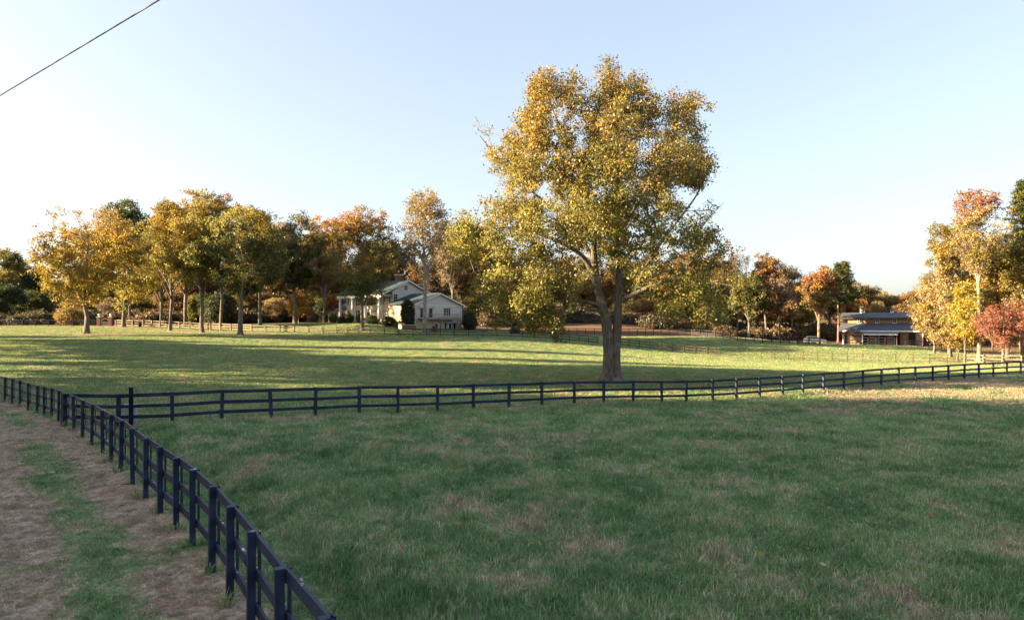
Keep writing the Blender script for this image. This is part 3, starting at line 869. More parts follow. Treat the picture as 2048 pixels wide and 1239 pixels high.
tr.build('truss', M['fence_tan'], gp)
for x in (.6, 4.6, 11.4):
    MB().box(x-.10, x+.10, -4.3, -4.1, -.3, 2.28).build('porch_post', M['white'] if x < 11 else M['barn_trim'], barn)
MB().box(7.9, 8.1, -4.05, -3.85, -.3, 2.22).build('porch_post', M['barn_trim'], barn)
# dark lean-to at the right end
MB().box(Lb+.2, Lb+3.8, 2.0, 3.6, -.6, 2.6).build('side_shed', M['brick'], barn)

# ------------------------------------------------------------------ cars, gate, shed, cable
def car(label, loc, rz, paint, L=4.6, tall=1.7, group=None):
    root = empty('parked_car', loc, rz, label, 'car', group)
    Wd = 0.92
    prof = [(-L/2, .45), (-L/2+.05, .95), (-L/2+.25, 1.05), (L/2-1.25, 1.02), (L/2-.2, .88), (L/2, .62), (L/2-.02, .32), (-L/2+.05, .30)]
    MB().prism_y(prof[::-1], -Wd, Wd).build('body', M[paint], root, bevel=.05)
    cab = [(-L/2+.22, 1.03), (-L/2+.55, tall-.06), (-L/2+.9, tall), (L/2-2.05, tall-.02), (L/2-1.30, 1.01)]
    roof = MB().prism_y(cab[::-1], -Wd+.10, Wd-.10).build('cabin', M[paint], root, bevel=.05)
    for s in (-1, 1):
        y0 = s*(Wd-.10)
        a, b = sorted((y0+s*.004, y0+s*.015))
        MB().prism_y([(-L/2+.52, 1.10), (-L/2+.72, tall-.16), (L/2-2.15, tall-.16), (L/2-1.55, 1.10)][::-1], a, b).build('side_window', M['glass'], roof)
    MB().prism_x([(-.68, 1.12), (.68, 1.12), (.6, tall-.14), (-.6, tall-.14)], -L/2+.26, -L/2+.30).build('rear_window', M['glass'], roof)
    for x in (-L/2+.95, L/2-.95):
        for s in (-1, 1):
            y0, y1 = sorted((s*(Wd-.2), s*(Wd+.02)))
            me = MB()
            ring = [(math.cos(2*math.pi*k/18)*.34+x, math.sin(2*math.pi*k/18)*.34+.34) for k in range(18)]
            w = me.prism_y(ring, y0, y1).build('wheel', M['tyre'], root)
            ring = [(math.cos(2*math.pi*k/14)*.21+x, math.sin(2*math.pi*k/14)*.21+.34) for k in range(14)]
            a, b = sorted((s*(Wd+.021), s*(Wd+.035)))
            MB().prism_y(ring, a, b).build('rim', M['rim'], w)
    for s in (-1, 1):
        MB().box(L/2-.10, L/2+.01, s*.62-.17, s*.62+.17, .66, .80).build('headlight', M['lamp_glass'], root)
        MB().box(-L/2-.02, -L/2+.06, s*.72-.12, s*.72+.12, .72, 1.0).build('tail_light', M['tail'], root)
    return root

q = G(1630, 151); car('silver car parked on the gravel drive left of the barn', tuple(q), R(-12), 'car_silver', 4.4, 1.6)
q = G(45, 176); car('dark blue car parked behind the far left fence, nearer the picture edge', tuple(q), R(4), 'car_blue', 5.0, 1.75)
q = G(76, 176); car('dark blue car parked behind the far left fence, beside the blue tarp shelter', tuple(q), R(8), 'car_blue', 4.6, 1.7)
q = G(98, 184)
sh_ = empty('shelter', tuple(q), R(12), 'low shelter with a blue tarp roof behind the far left fence', 'shelter')
MB().prism_x([(-1.8, 2.0), (0, 2.9), (1.8, 2.0), (1.7, 1.95), (0, 2.8), (-1.7, 1.95)], -2.0, 2.0).build('tarp_roof', M['blue_tarp'], sh_)
for x in (-1.85, 1.85):
    for y in (-1.6, 1.6):
        MB().box(x-.05, x+.05, y-.05, y+.05, -.2, 2.0).build('pole', M['rim'], sh_)

gr_ = G(210, 148)
for px, side_ in ((198.5, 'left'), (221.5, 'right')):
    q = G(px, 148)
    p_ = empty('gate_pillar', tuple(q), 0, 'red brick gate pillar with pale ball finial, %s of the white arched gate' % side_, 'pillar', 'brick pillars of the entrance gate')
    MB().box(-.36, .36, -.36, .36, -.2, 1.9).build('shaft', M['brick'], p_)
    MB().box(-.46, .46, -.46, .46, 1.905, 2.05).build('cap_stone', M['stone'], p_)
    MB().lathe([(.10, 2.055), (.10, 2.15), (.22, 2.25), (.28, 2.42), (.22, 2.6), (.06, 2.7)], 0, 0, 12).build('finial', M['white'], p_, True)
gt = empty('entrance_gate', tuple(gr_), 0, 'white gate with an arched top between the two brick pillars', 'gate')
hw = 0.84
arch = MB()
for k in range(12):
    a0, a1 = math.pi*k/12, math.pi*(k+1)/12
    arch.bar((-hw*math.cos(a0), 0, .95+.62*math.sin(a0)), (-hw*math.cos(a1), 0, .95+.62*math.sin(a1)), .07, .10)
arch.build('arch', M['white'], gt)
MB().box(-hw, hw, -.03, .03, .1, .2).build('bottom_rail', M['white'], gt)
MB().box(-hw, hw, -.03, .03, .88, .97).build('top_rail', M['white'], gt)
for k in range(9):
    x = -hw+.08+(2*hw-.16)*k/8
    MB().box(x-.03, x+.03, -.02, .02, .203, .878).build('bar', M['white'], gt)

def cable(a, b, r=0.016, n=60, sag=0.25):
    mb = MB(); ring = 8; a, b = Vector(a), Vector(b)
    d = (b-a).normalized(); sx = d.cross(Vector((0, 0, 1))).normalized(); sz = sx.cross(d)
    V = []; Q = []
    for i in range(n+1):
        t = i/n; p = a.lerp(b, t) - Vector((0, 0, sag*4*t*(1-t)))
        for k in range(ring):
            an = 2*math.pi*k/ring
            V.append(p + sx*(r*math.cos(an)) + sz*(r*math.sin(an)))
    for i in range(n):
        for k in range(ring):
            Q.append((i*ring+k, i*ring+(k+1) % ring, (i+1)*ring+(k+1) % ring, (i+1)*ring+k))
    return np_mesh('overhead_cable', np.array([tuple(v) for v in V]), np.array(Q), smooth=True)
pa = Vector(P(0, 190, 24.0)); pb = Vector(P(316, 0, 15.5))
dd_ = (pb-pa)
oc = obj('overhead_cable', cable(pa - dd_*2.5, pb + dd_*1.6, sag=0.02), None, M['wire'])
tag(oc, 'thin black overhead cable crossing the sky at the top left corner', 'cable')
# ------------------------------------------------------------------ trees
def frames(D):
    """two unit vectors perpendicular to each direction"""
    ref = np.where(np.abs(D[:, 2:3]) < 0.9, np.array([[0, 0, 1.0]]), np.array([[1.0, 0, 0]]))
    A = np.cross(D, ref); A /= np.linalg.norm(A, axis=1, keepdims=True) + 1e-9
    B = np.cross(D, A)
    return A, B

def seg_tubes(P0, P1, R0, R1, sides):
    """many separate tapered tubes -> verts, quads"""
    D = P1 - P0; L = np.linalg.norm(D, axis=1, keepdims=True); D = D/(L+1e-9)
    A, B = frames(D)
    an = 2*np.pi*np.arange(sides)/sides
    ca, sa = np.cos(an)[None, :, None], np.sin(an)[None, :, None]
    ringd = A[:, None]*ca + B[:, None]*sa
    v0 = P0[:, None] + ringd*R0[:, None, None]
    v1 = (P1 + D*0.25*R1[:, None])[:, None] + ringd*R1[:, None, None]
    n = len(P0)
    V = np.concatenate([v0, v1], 1).reshape(-1, 3)
    base = (np.arange(n)*2*sides)[:, None]
    k = np.arange(sides)[None]; k2 = (k+1) % sides
    Q = np.stack([base+k, base+k2, base+sides+k2, base+sides+k], -1).reshape(-1, 4)
    return V, Q

def limb_tube(pts, rad, rng, sides=12, flare=0.0, seed=0):
    """continuous bark tube with uneven girth; flare widens the foot into roots"""
    pts = np.array(pts, float); rad = np.array(rad, float)
    seg = np.linalg.norm(np.diff(pts, axis=0), axis=1); s = np.concatenate([[0], np.cumsum(seg)])
    n = max(4, int(s[-1]/0.45))
    t = np.linspace(0, s[-1], n+1)
    def smooth(v):
        return np.stack([np.interp(t, s, v[:, i]) for i in range(v.shape[1])], 1)
    C = smooth(pts)
    for _ in range(3):
        C[1:-1] = 0.25*C[:-2] + 0.5*C[1:-1] + 0.25*C[2:]
    rr = np.interp(t, s, rad)
    D = np.gradient(C, axis=0); D /= np.linalg.norm(D, axis=1, keepdims=True)
    A, B = frames(D)
    ref = A[0]
    for i in range(len(D)):                                # keep the frame from twisting
        a = ref - D[i]*np.dot(ref, D[i]); a /= np.linalg.norm(a); A[i] = a; B[i] = np.cross(D[i], a); ref = a
    an = 2*np.pi*np.arange(sides)/sides
    ph = rng.uniform(0, 6.28, 4)
    V = []
    for i in range(len(C)):
        r = rr[i]*(1 + 0.06*np.sin(3*an+ph[0]+t[i]*0.8) + 0.05*np.sin(5*an+ph[1]-t[i]*0.5))
        if flare:
            fl = np.exp(-t[i]/0.55)
            r = r*(1 + flare*fl*(0.75 + 0.45*np.sin(5*an+ph[2]) + 0.25*np.sin(3*an+ph[3])))
        V.append(C[i] + A[i]*(r*np.cos(an))[:, None] + B[i]*(r*np.sin(an))[:, None])
    m = len(C)
    V = np.concatenate(V)
    i = (np.arange(m-1)*sides)[:, None]; k = np.arange(sides)[None]; k2 = (k+1) % sides
    Q = np.stack([i+k, i+k2, i+sides+k2, i+sides+k], -1).reshape(-1, 4)
    return V, Q, C, rr

def grow(limbs, tips, rng, r_tip=0.012, step=0.7, wiggle=0.12, up_pen=0.55):
    """limbs: [(pts, radii, flare)]; tips joined to the nearest wood -> bark verts/quads"""
    Vs, Qs, off = [], [], 0
    nodes, nrad = [], []
    for pts, rad, flare in limbs:
        V, Q, C, rr = limb_tube(pts, rad, rng, 14 if rad[0] > .25 else 8, flare)
        Vs.append(V); Qs.append(Q+off); off += len(V)
        skip = 2 if flare else 0
        nodes.append(C[skip:]); nrad.append(rr[skip:])
    base_n = np.concatenate(nodes); base_r = np.concatenate(nrad)
    nb = len(base_n)
    cap = nb + len(tips)*7 + 10
    X = np.empty((cap, 3)); X[:nb] = base_n
    par = np.full(cap, -1); cnt = nb
    d0 = np.array([np.min(((base_n - t)**2).sum(1)) for t in tips])
    zmin = base_n[:, 2].min() + 0.30*(tips[:, 2].max()-base_n[:, 2].min())*0.0
    leafdir = np.zeros((len(tips), 3))
    for ti in np.argsort(d0):
        p = tips[ti]
        dv = p - X[:cnt]
        dist = np.sqrt((dv**2).sum(1)) + 1e-6
        cost = dist*(1 + up_pen*np.clip(-dv[:, 2]/dist, 0, 1))
        cost[:nb] += 0.0
        j = int(np.argmin(cost))
        L = dist[j]; k = int(min(6, max(1, round(L/step))))
        prev = j; a = X[j].copy()
        bow = rng.normal(0, wiggle*L, 3)*0.6 + np.array([0, 0, -0.04*L])
        for q in range(1, k+1):
            t = q/k
            X[cnt] = a + (p-a)*t + bow*4*t*(1-t)*0.5 + (rng.normal(0, 0.03*L, 3) if q < k else 0)
            par[cnt] = prev; prev = cnt; cnt += 1
        leafdir[ti] = (p-a)/L
    w = np.zeros(cnt); haschild = np.zeros(cnt, bool)
    ip = par[:cnt]
    haschild[ip[ip >= 0]] = True
    w[(~haschild) & (ip >= 0)] = 1
    for i in range(cnt-1, nb-1, -1):
        w[ip[i]] += w[i]
    rad = r_tip*np.sqrt(np.maximum(w, 1))
    rad[:nb] = np.minimum(base_r, rad[:nb]*1.0 + 1)       # limbs keep their own girth
    e = np.arange(nb, cnt)
    r1 = rad[e]; r0 = np.where(ip[e] < nb, np.minimum(r1*1.15, base_r[np.minimum(ip[e], nb-1)]*0.8), np.minimum(rad[ip[e]], r1*1.5))
    thick = r1 > r_tip*2.6
    for sel, sides in ((thick, 6), (~thick, 3)):
        if sel.any():
            V, Q = seg_tubes(X[ip[e[sel]]], X[e[sel]], r0[sel], r1[sel], sides)
            Vs.append(V); Qs.append(Q+off); off += len(V)
    return np.concatenate(Vs), np.concatenate(Qs), leafdir

def leaves(tips, tipdir, per, size, sig, colf, rng, centre, keep=None, flat=0.75):
    n = len(tips)
    cnt = np.full(n, per) if np.isscalar(per) else np.asarray(per).astype(int)
    idx = np.repeat(np.arange(n), cnt)
    m = len(idx)
    off = rng.normal(0, 1, (m, 3))*np.array([1, 1, flat])*sig*.9
    back = -tipdir[idx]*rng.uniform(-.4, 2.2, (m, 1))*sig
    Cc = tips[idx] + off + back
    # leaf plane: random, inclined to face up and outwards
    tn = tips-centre; tn = tn/(np.linalg.norm(tn, axis=1, keepdims=True)+1e-6) + rng.normal(0, .55, (n, 3)) + np.array([0, 0, .45])
    tn /= np.linalg.norm(tn, axis=1, keepdims=True)
    nrm = rng.normal(0, .75, (m, 3)) + tn[idx]
    nrm /= np.linalg.norm(nrm, axis=1, keepdims=True)
    A, B = frames(nrm)
    th = rng.uniform(0, 2*np.pi, (m, 1))
    U = A*np.cos(th) + B*np.sin(th); W = -A*np.sin(th) + B*np.cos(th)
    s = size*rng.uniform(0.5, 1.5, (m, 1))
    bend = nrm*s*rng.uniform(-.25, .25, (m, 1))
    V = np.stack([Cc-U*s*.5, Cc+W*s*.33+bend, Cc+U*s*.55, Cc-W*s*.33+bend], 1).reshape(-1, 3)
    Q = np.arange(m*4).reshape(-1, 4)
    tc = colf(tips, rng)
    c = tc[idx]*np.exp(rng.normal(0, .16, (n, 1)))[idx]*0.80*np.exp(rng.normal(0, .11, (m, 1)))*np.exp(rng.normal(0, .05, (m, 3)))
    return V, Q, np.repeat(np.clip(c, 0, .9), 4, axis=0)

PAL = dict(gold=(0.36, 0.245, 0.045), yellow=(0.46, 0.355, 0.05), lime=(0.285, 0.265, 0.055), olive=(0.200, 0.172, 0.045), green=(0.090, 0.112, 0.034), dgreen=(0.042, 0.062, 0.027),
           orange=(0.41, 0.20, 0.045), rust=(0.29, 0.125, 0.045), brown=(0.25, 0.155, 0.065), red=(0.29, 0.095, 0.06), pink=(0.33, 0.165, 0.11), taupe=(0.235, 0.185, 0.125), pine=(0.062, 0.085, 0.032), tan=(0.35, 0.26, 0.125))

def blend(spec, z0, z1, scale=0.35, seed=0.0):
    """spec: [(height fraction, [(colour, weight)...])...] colours come in patches, not leaf by leaf"""
    lv = [(h, [(np.array(PAL[c]), w) for c, w in cs]) for h, cs in spec]
    def f(t, rng):
        h = (t[:, 2]-z0)/(z1-z0)
        out = np.empty((len(t), 3))
        u = (0.5 + 0.42*wob(t[:, 0]+t[:, 2]*0.6, t[:, 1]-t[:, 2]*0.8, scale*3, seed) + rng.normal(0, .16, len(t)))
        u = np.clip(u, 0, .999)
        hh = h + rng.normal(0, .08, len(t))
        for i in range(len(t)):
            k = int(np.argmin([abs(hh[i]-a) for a, _ in lv]))
            cs = lv[k][1]; tot = sum(w for _, w in cs); x = u[i]*tot
            for c, w in cs:
                if x < w: break
                x -= w
            out[i] = c
        return out
    return f

def sample_lobes(lobes, n, rng, shell=0.45):
    c = np.array([l[0] for l in lobes], float); r = np.array([l[1] for l in lobes], float)
    vol = (r[:, 0]*r[:, 1]*r[:, 2])**0.72
    k = rng.choice(len(lobes), n, p=vol/vol.sum())
    d = rng.normal(0, 1, (n, 3)); d /= np.linalg.norm(d, axis=1, keepdims=True)
    rad = rng.uniform(shell**3, 1, (n, 1))**(1/3)
    return c[k] + d*rad*r[k]

def w3(t, f, seed):
    return 0.58*(wob(t[:, 0], t[:, 1], f, seed) + wob(t[:, 1]+9, t[:, 2], f, seed+1.3) + wob(t[:, 2], t[:, 0]-5, f, seed+2.9))

def thin(p, dmin):
    """drop tips that crowd each other"""
    cell = {}
    keep = []
    for i, q in enumerate(p):
        k = tuple((q/dmin).astype(int))
        if cell.get(k, 0) < 1:
            cell[k] = cell.get(k, 0)+1; keep.append(i)
    return p[keep]

def finish_tree(name, label, loc, bark_v, bark_q, lv, lq, lc, bark='bark', cat='tree', group=None):
    root = empty(name, tuple(loc), 0, label, cat, group)
    obj('trunk', np_mesh('trunk', bark_v, bark_q, smooth=True), root, M[bark])
    obj('crown', np_mesh('crown', lv, lq, col=lc), root, M['leaf'])
    return root

# ---- the great tree in the middle of the pasture
def hero():
    rng = np.random.default_rng(11)
    d = BIG_D; k = d/F
    base = G(1224, d)
    by = HZ + (CZ-base[2])/d*F
    def L(px, py, dy=0.0):
        return ((px-1224)*k, dy, (by-py)*k)
    def limb(pts, r0, r1, flare=0.0):
        pts = [L(*p) for p in pts]
        return (pts, list(np.linspace(r0, r1, len(pts))), flare)
    limbs = [
        limb([(1219, 772, 0), (1218, 735, 0), (1217, 690, .02), (1213, 640, .05), (1204, 605, .1), (1192, 565, 0), (1186, 520, -.3), (1187, 470, -.4), (1184, 410, .2), (1168, 350, .6), (1140, 290, .6), (1112, 235, .3), (1095, 190, 0)], .50, .05, 1.5),
        limb([(1230, 772, .05), (1230, 735, .05), (1232, 690, .08), (1236, 640, .12), (1238, 580, .2), (1240, 520, .3), (1234, 440, .4), (1234, 350, 0), (1228, 260, -.3), (1216, 150, 0)], .48, .05, 1.5),
        limb([(1196, 575, 0), (1175, 525, -.8), (1150, 503, -1.4), (1120, 490, -2.0), (1080, 476, -2.6), (1030, 462, -3.2), (970, 470, -3.5)], .25, .05),
        limb([(1186, 520, -.3), (1160, 470, -.2), (1130, 430, .5), (1085, 395, 1.2), (1040, 350, 1.6), (990, 300, 1.5), (958, 262, 1.2)], .20, .03),
        limb([(1238, 600, .2), (1262, 590, -.4), (1282, 578, -1.0), (1310, 566, -1.6), (1345, 560, -2.2), (1385, 562, -2.6), (1440, 575, -3.0)], .22, .05),
        limb([(1266, 588, -.5), (1280, 548, -.9), (1296, 520, -1.0), (1322, 480, -.6), (1356, 440, 0), (1395, 390, .4), (1425, 330, .8)], .19, .04),
        limb([(1237, 470, .3), (1270, 410, -.6), (1300, 360, -1.2), (1345, 300, -1.2), (1372, 235, -.8)], .18, .03),
        limb([(1205, 610, .1), (1180, 600, 1.2), (1140, 598, 2.0), (1090, 600, 2.6), (1030, 590, 3.0), (975, 575, 3.2)], .15, .04),
        limb([(1207, 622, 0), (1170, 618, -1.8), (1130, 622, -3.2), (1100, 640, -4.0), (1090, 660, -4.2)], .12, .04),
        limb([(1240, 560, .3), (1275, 545, 2.0), (1330, 530, 3.5), (1390, 540, 4.6), (1440, 560, 5.2)], .15, .04),
        limb([(1190, 480, -.4), (1175, 440, -2.2), (1160, 400, -3.6), (1135, 360, -4.6)], .13, .03),
        limb([(1236, 420, .4), (1240, 380, 2.2), (1255, 330, 3.6), (1270, 280, 4.2)], .13, .03),
        limb([(1188, 430, 0), (1160, 400, 2.0), (1120, 370, 3.6), (1090, 330, 4.6)], .13, .03),
        limb([(1238, 540, .2), (1250, 520, -2.2), (1265, 500, -3.8), (1275, 470, -5.0)], .13, .03),
        limb([(1395, 470, .4), (1415, 440, .6), (1432, 420, .8), (1455, 400, .9)], .05, .015),
        limb([(1330, 530, -1.0), (1370, 600, -2.0), (1410, 630, -2.6), (1450, 655, -2.8)], .08, .02),
    ]
    # traced masses of the crown: photo column, row, radius in pixels, leaf density, depth spread
    T = [(1212, 152, 40, 1), (1258, 190, 42, 1), (1090, 182, 46, 1), (1145, 215, 44, 1), (1045, 238, 36, 1), (1195, 240, 55, 1), (1110, 275, 56, 1), (1290, 245, 45, .9),
         (1372, 232, 42, .9), (1395, 300, 40, .8), (1340, 320, 56, 1), (965, 262, 22, .22), (1000, 305, 38, .55), (1052, 345, 46, .8), (1150, 345, 62, 1), (1240, 330, 60, 1),
         (1385, 350, 46, .8), (1420, 310, 24, .6), (1428, 415, 26, .12), (1000, 415, 42, .9), (945, 462, 42, 1), (1055, 440, 58, 1), (1150, 450, 64, 1), (1245, 425, 55, 1), (1325, 425, 52, .8),
         (1390, 470, 46, .8), (1000, 500, 56, 1), (925, 500, 34, 1), (1085, 525, 58, 1), (1160, 545, 44, .8), (1235, 500, 50, .9), (1330, 505, 58, 1), (1410, 530, 46, 1), (1452, 552, 32, .9), (985, 575, 44, 1), (1060, 595, 44, 1),
         (1100, 640, 30, 1), (1120, 672, 17, .9), (1052, 645, 22, 1), (1370, 585, 48, .9), (1432, 610, 42, .9), (1290, 560, 34, .7), (1340, 625, 28, .7), (1455, 655, 20, .6), (1385, 645, 22, .6), (1150, 595, 28, .6), (1250, 545, 34, .9), (1180, 500, 40, .8),
         (1155, 180, 30, .8), (1305, 215, 30, .7), (1335, 262, 40, .8), (1250, 262, 50, 1), (1028, 285, 36, .8), (1405, 258, 22, .7), (1075, 235, 40, .9), (1300, 380, 44, .8), (1200, 300, 50, .9), (1000, 640, 20, .8), (1078, 664, 18, .8), (1485, 590, 20, .5), (900, 530, 22, .8), (1030, 610, 34, .9)]
    lobes, wt = [], []
    cx = 1195
    for px, py, r, w in T:
        x, _, z = L(px, py)
        Rz = 12.2*math.sqrt(max(0.06, 1-((z-13.0)/13.4)**2))
        half = math.sqrt(max(0.5, Rz**2 - ((px-cx)*k)**2))
        rr = r*k*.90
        edge = half < 3.2
        reps = 1 if (edge or w < .3 or r < 24) else 3
        for q in range(reps):
            dy = rng.uniform(-.5, .5)*half if reps == 1 else (q-1)*half*.74 + rng.normal(0, .10)*half
            sx = rr*rng.uniform(.85, 1.0)
            jx, jz = (0, 0) if q == 1 or reps == 1 else rng.normal(0, .35*rr, 2)
            f_ = (d+dy)/d
            lobes.append((((x+base[0]+jx*.5)*f_-base[0], dy, (z+base[2]-CZ+jz*.6)*f_+CZ-base[2]), (sx, rr*1.05, rr*.88))); wt.append(w)
    tips, per = [], []
    for (c, r), w in zip(lobes, wt):
        n = int(20 + 52*(r[0]*r[1]*r[2])**.85)
        t = sample_lobes([(c, r)], n, rng, 0.0)
        t = np.array(c) + (t-np.array(c))*rng.uniform(.8, 1.22, (len(t), 1))
        tips.append(np.hstack([t, np.full((len(t), 1), w)]))
    tips = np.concatenate(tips); rng.shuffle(tips)
    key = {}
    for i, q in enumerate(tips):                          # one twig cluster per cell
        key.setdefault(tuple(np.floor(q[:3]/.50).astype(int)), i)
    tips = tips[sorted(key.values())]
    per = tips[:, 3].copy(); tips = tips[:, :3]
    bumpv = np.stack([w3(tips, .8, 1.0), w3(tips, .8, 4.0), w3(tips, .8, 7.0)], 1)
    tips = tips + .6*bumpv
    gap = w3(tips, .70, 3.0) + .8*w3(tips, 1.9, 8.0) + rng.normal(0, .16, len(tips))
    th_ = np.quantile(gap, .46)
    tips, per = tips[gap > th_], per[gap > th_]
    # keep the trunk clear
    clear = (np.hypot(tips[:, 0], tips[:, 1]) > 1.3) | (tips[:, 2] > 9.5)
    tips, per = tips[clear], per[clear]
    HERO_PER = 225000/len(tips)
    bv, bq, ld = grow(limbs, tips, rng, r_tip=.008, step=.6)
    H = 26.0
    colf = blend([(0.12, [('olive', 4), ('lime', 3), ('green', 2.4)]), (.42, [('olive', 3.2), ('lime', 4), ('green', 1.0), ('gold', 1.6)]),
                  (.68, [('gold', 2.6), ('olive', 2.6), ('lime', 1.2), ('brown', 1.3)]), (.95, [('brown', 2.4), ('gold', 1.8), ('olive', 2.2), ('rust', .5)])], 0, H, .18, 2.0)
    n_per = np.maximum(3, rng.poisson(HERO_PER*per*np.exp(rng.normal(0, .45, len(per)))))
    lv, lq, lc = leaves(tips, ld, n_per, .15, .25, colf, rng, np.array([0, 0, 13.0]))
    print('HERO', len(tips), len(lq), len(bq))
    finish_tree('oak_tree', 'huge twin-stemmed oak with yellow-green leaves standing alone in the pasture', base-np.array([0, 0, .05]), bv, bq, lv, lq, lc)
hero()

def auto_lobes(H, Rx, zb, rng, n=22, top_sharp=0.8, lobe=.34, squash=1.0, lean=0.0):
    """round crown of overlapping masses between zb and H"""
    out = []
    zc, rz = (zb+H)/2, (H-zb)/2
    for i in range(n):
        u = 1-2*(i+.5)/n; a = i*2.39996 + rng.uniform(-.4, .4)
        s = math.sqrt(1-u*u)
        f = rng.uniform(.42, .78)
        w = (1-.25*max(0, u))**top_sharp
        r = lobe*Rx*rng.uniform(.6, 1.4)
        out.append(((s*math.cos(a)*Rx*f*w + lean*u*Rx, s*math.sin(a)*Rx*f*w, zc+u*rz*(1-.55*lobe)*rng.uniform(.85, 1.0)), (r, r, r*.82*squash)))
    out.append(((0, 0, zc), (Rx*.35, Rx*.35, rz*.5)))
    return out

def tree_geo(H, Rx, zb, seed, spec, n_tips=330, per=60, leaf=.30, sig=.55, lobe=.34, nl=22, trunk_r=.32, lean=0.0, split=None, r_tip=.02, wiggle=.12, scale=.22, sharp=.8, up_pen=.55, over=1.6):
    rng = np.random.default_rng(seed)
    lobes = auto_lobes(H, Rx, zb, rng, nl, sharp, lobe, 1.0, lean)
    tips = thin(sample_lobes(lobes, int(n_tips*over), rng, .2), .42)
    tips = tips + .11*Rx*np.stack([w3(tips, 2.6/Rx, seed), w3(tips, 2.6/Rx, seed+3.), w3(tips, 2.6/Rx, seed+6.)], 1)
    gap = w3(tips, 3.4/Rx, seed*.7) + .5*w3(tips, 8.0/Rx, seed*.3) + rng.normal(0, .15, len(tips))
    k_ = min(len(tips), n_tips)
    tips = tips[np.argsort(-gap)[:k_]]
    top = zb + (H-zb)*.62
    wob_ = rng.normal(0, .012*H, (5, 2))
    hs = [-.3, .06*H, zb*.6, zb, (zb+top)/2, top]
    pts = [(0, 0, hs[0])] + [(wob_[i, 0]*(i+1)/5 + lean*Rx*max(0, h-zb)/(H-zb), wob_[i, 1]*(i+1)/5, h) for i, h in enumerate(hs[1:])]
    limbs = [(pts, [trunk_r, trunk_r*.95, trunk_r*.85, trunk_r*.75, trunk_r*.45, trunk_r*.14], .9)]
    nb = 5 if split is None else split
    for b in range(nb):
        a = 6.283*b/nb + rng.uniform(-.4, .4); t = rng.uniform(.55, 1.05)
        z0 = zb*t + (1-t)*0 + rng.uniform(0, .08)*H
        z0 = max(zb*.72, z0); ra = rng.uniform(.5, .75)*Rx
        rise = rng.uniform(.28, .62)*(H-zb)
        x0 = np.interp(z0, [p[2] for p in pts], [p[0] for p in pts]); y0 = np.interp(z0, [p[2] for p in pts], [p[1] for p in pts])
        limbs.append(([(x0, y0, z0), (x0+math.cos(a)*ra*.35, y0+math.sin(a)*ra*.35, z0+rise*.45), (x0+math.cos(a)*ra*.75, y0+math.sin(a)*ra*.75, z0+rise*.8), (x0+math.cos(a)*ra, y0+math.sin(a)*ra, z0+rise)],
                      [trunk_r*.5, trunk_r*.36, trunk_r*.22, trunk_r*.10], 0.0))
    bv, bq, ld = grow(limbs, tips, rng, r_tip=r_tip, step=1.0, wiggle=wiggle, up_pen=up_pen)
    colf = blend(spec, zb*.8, H, scale, seed*1.3)
    n_per = np.maximum(2, rng.poisson(per, len(tips)))
    lv, lq, lc = leaves(tips, ld, n_per, leaf, sig, colf, rng, np.array([0, 0, (zb+H)/2]))
    return bv, bq, lv, lq, lc

def feature_tree(name, label, px, d, py_top, half_px, py_crown, seed, spec, bark='bark', group=None, cat='tree', shift=0, **kw):
    b = G(px, d)
    H = CZ + (HZ-py_top)/F*d - b[2]
    zb = max(.3, CZ + (HZ-py_crown)/F*d - b[2])
    Rx = half_px/F*d
    kw.setdefault('lean', shift/half_px)
    kw['n_tips'] = int(kw.get('n_tips', 330)*1.75); kw['per'] = kw.get('per', 60)/1.75; kw['sig'] = kw.get('sig', .55)*.74; kw['r_tip'] = kw.get('r_tip', .02)*.85
    g = tree_geo(H, Rx, zb, seed, spec, **kw)
    return finish_tree(name, label, b, *g, bark=bark, cat=cat, group=group)

GV = 'trees of the yellow grove'
feature_tree('oak_tree', 'broad golden-yellow tree, leftmost of the grove on the pasture edge', 174, 114, 400, 120, 612, 21,
             [(.1, [('yellow', 3), ('gold', 2), ('lime', 1)]), (.5, [('gold', 3), ('yellow', 2), ('orange', 1)]), (.95, [('orange', 2), ('tan', 2), ('gold', 2)])], group=GV, n_tips=560, per=50, nl=30, trunk_r=.42, over=1.3)
feature_tree('oak_tree', 'yellow-green tree with pale lit trunk, second in the grove from the left', 247, 138, 430, 72, 622, 22,
             [(.1, [('yellow', 3), ('lime', 2)]), (.5, [('olive', 2), ('gold', 2), ('lime', 2)]), (.95, [('olive', 2), ('brown', 1), ('gold', 1)])], group=GV, n_tips=330, per=55, trunk_r=.38)
feature_tree('oak_tree', 'dark green round-headed tree behind the two left grove trees', 258, 172, 386, 55, 520, 23,
             [(.3, [('dgreen', 2), ('green', 2)]), (.9, [('green', 3), ('olive', 2)])], group=GV, n_tips=300, per=60, leaf=.36)
feature_tree('oak_tree', 'tall golden tree with a crooked slim trunk in the middle of the grove', 340, 126, 392, 80, 590, 24,
             [(.1, [('lime', 3), ('olive', 2)]), (.5, [('gold', 3), ('lime', 2), ('olive', 1)]), (.95, [('gold', 3), ('olive', 1)])], group=GV, n_tips=420, per=58, trunk_r=.27)
feature_tree('oak_tree', 'tallest golden-topped tree of the grove', 404, 121, 364, 86, 585, 25,
             [(.1, [('lime', 2), ('olive', 3)]), (.5, [('gold', 3), ('lime', 2), ('olive', 1)]), (.95, [('gold', 3), ('lime', 2)])], group=GV, n_tips=460, per=60, trunk_r=.36)
feature_tree('oak_tree', 'olive-green tree with a gold top, rightmost of the grove front row', 481, 117, 403, 98, 596, 26,
             [(.1, [('green', 3), ('olive', 2)]), (.45, [('olive', 3), ('green', 2), ('lime', 1)]), (.95, [('gold', 2), ('lime', 3)])], group=GV, n_tips=480, per=60, trunk_r=.40)
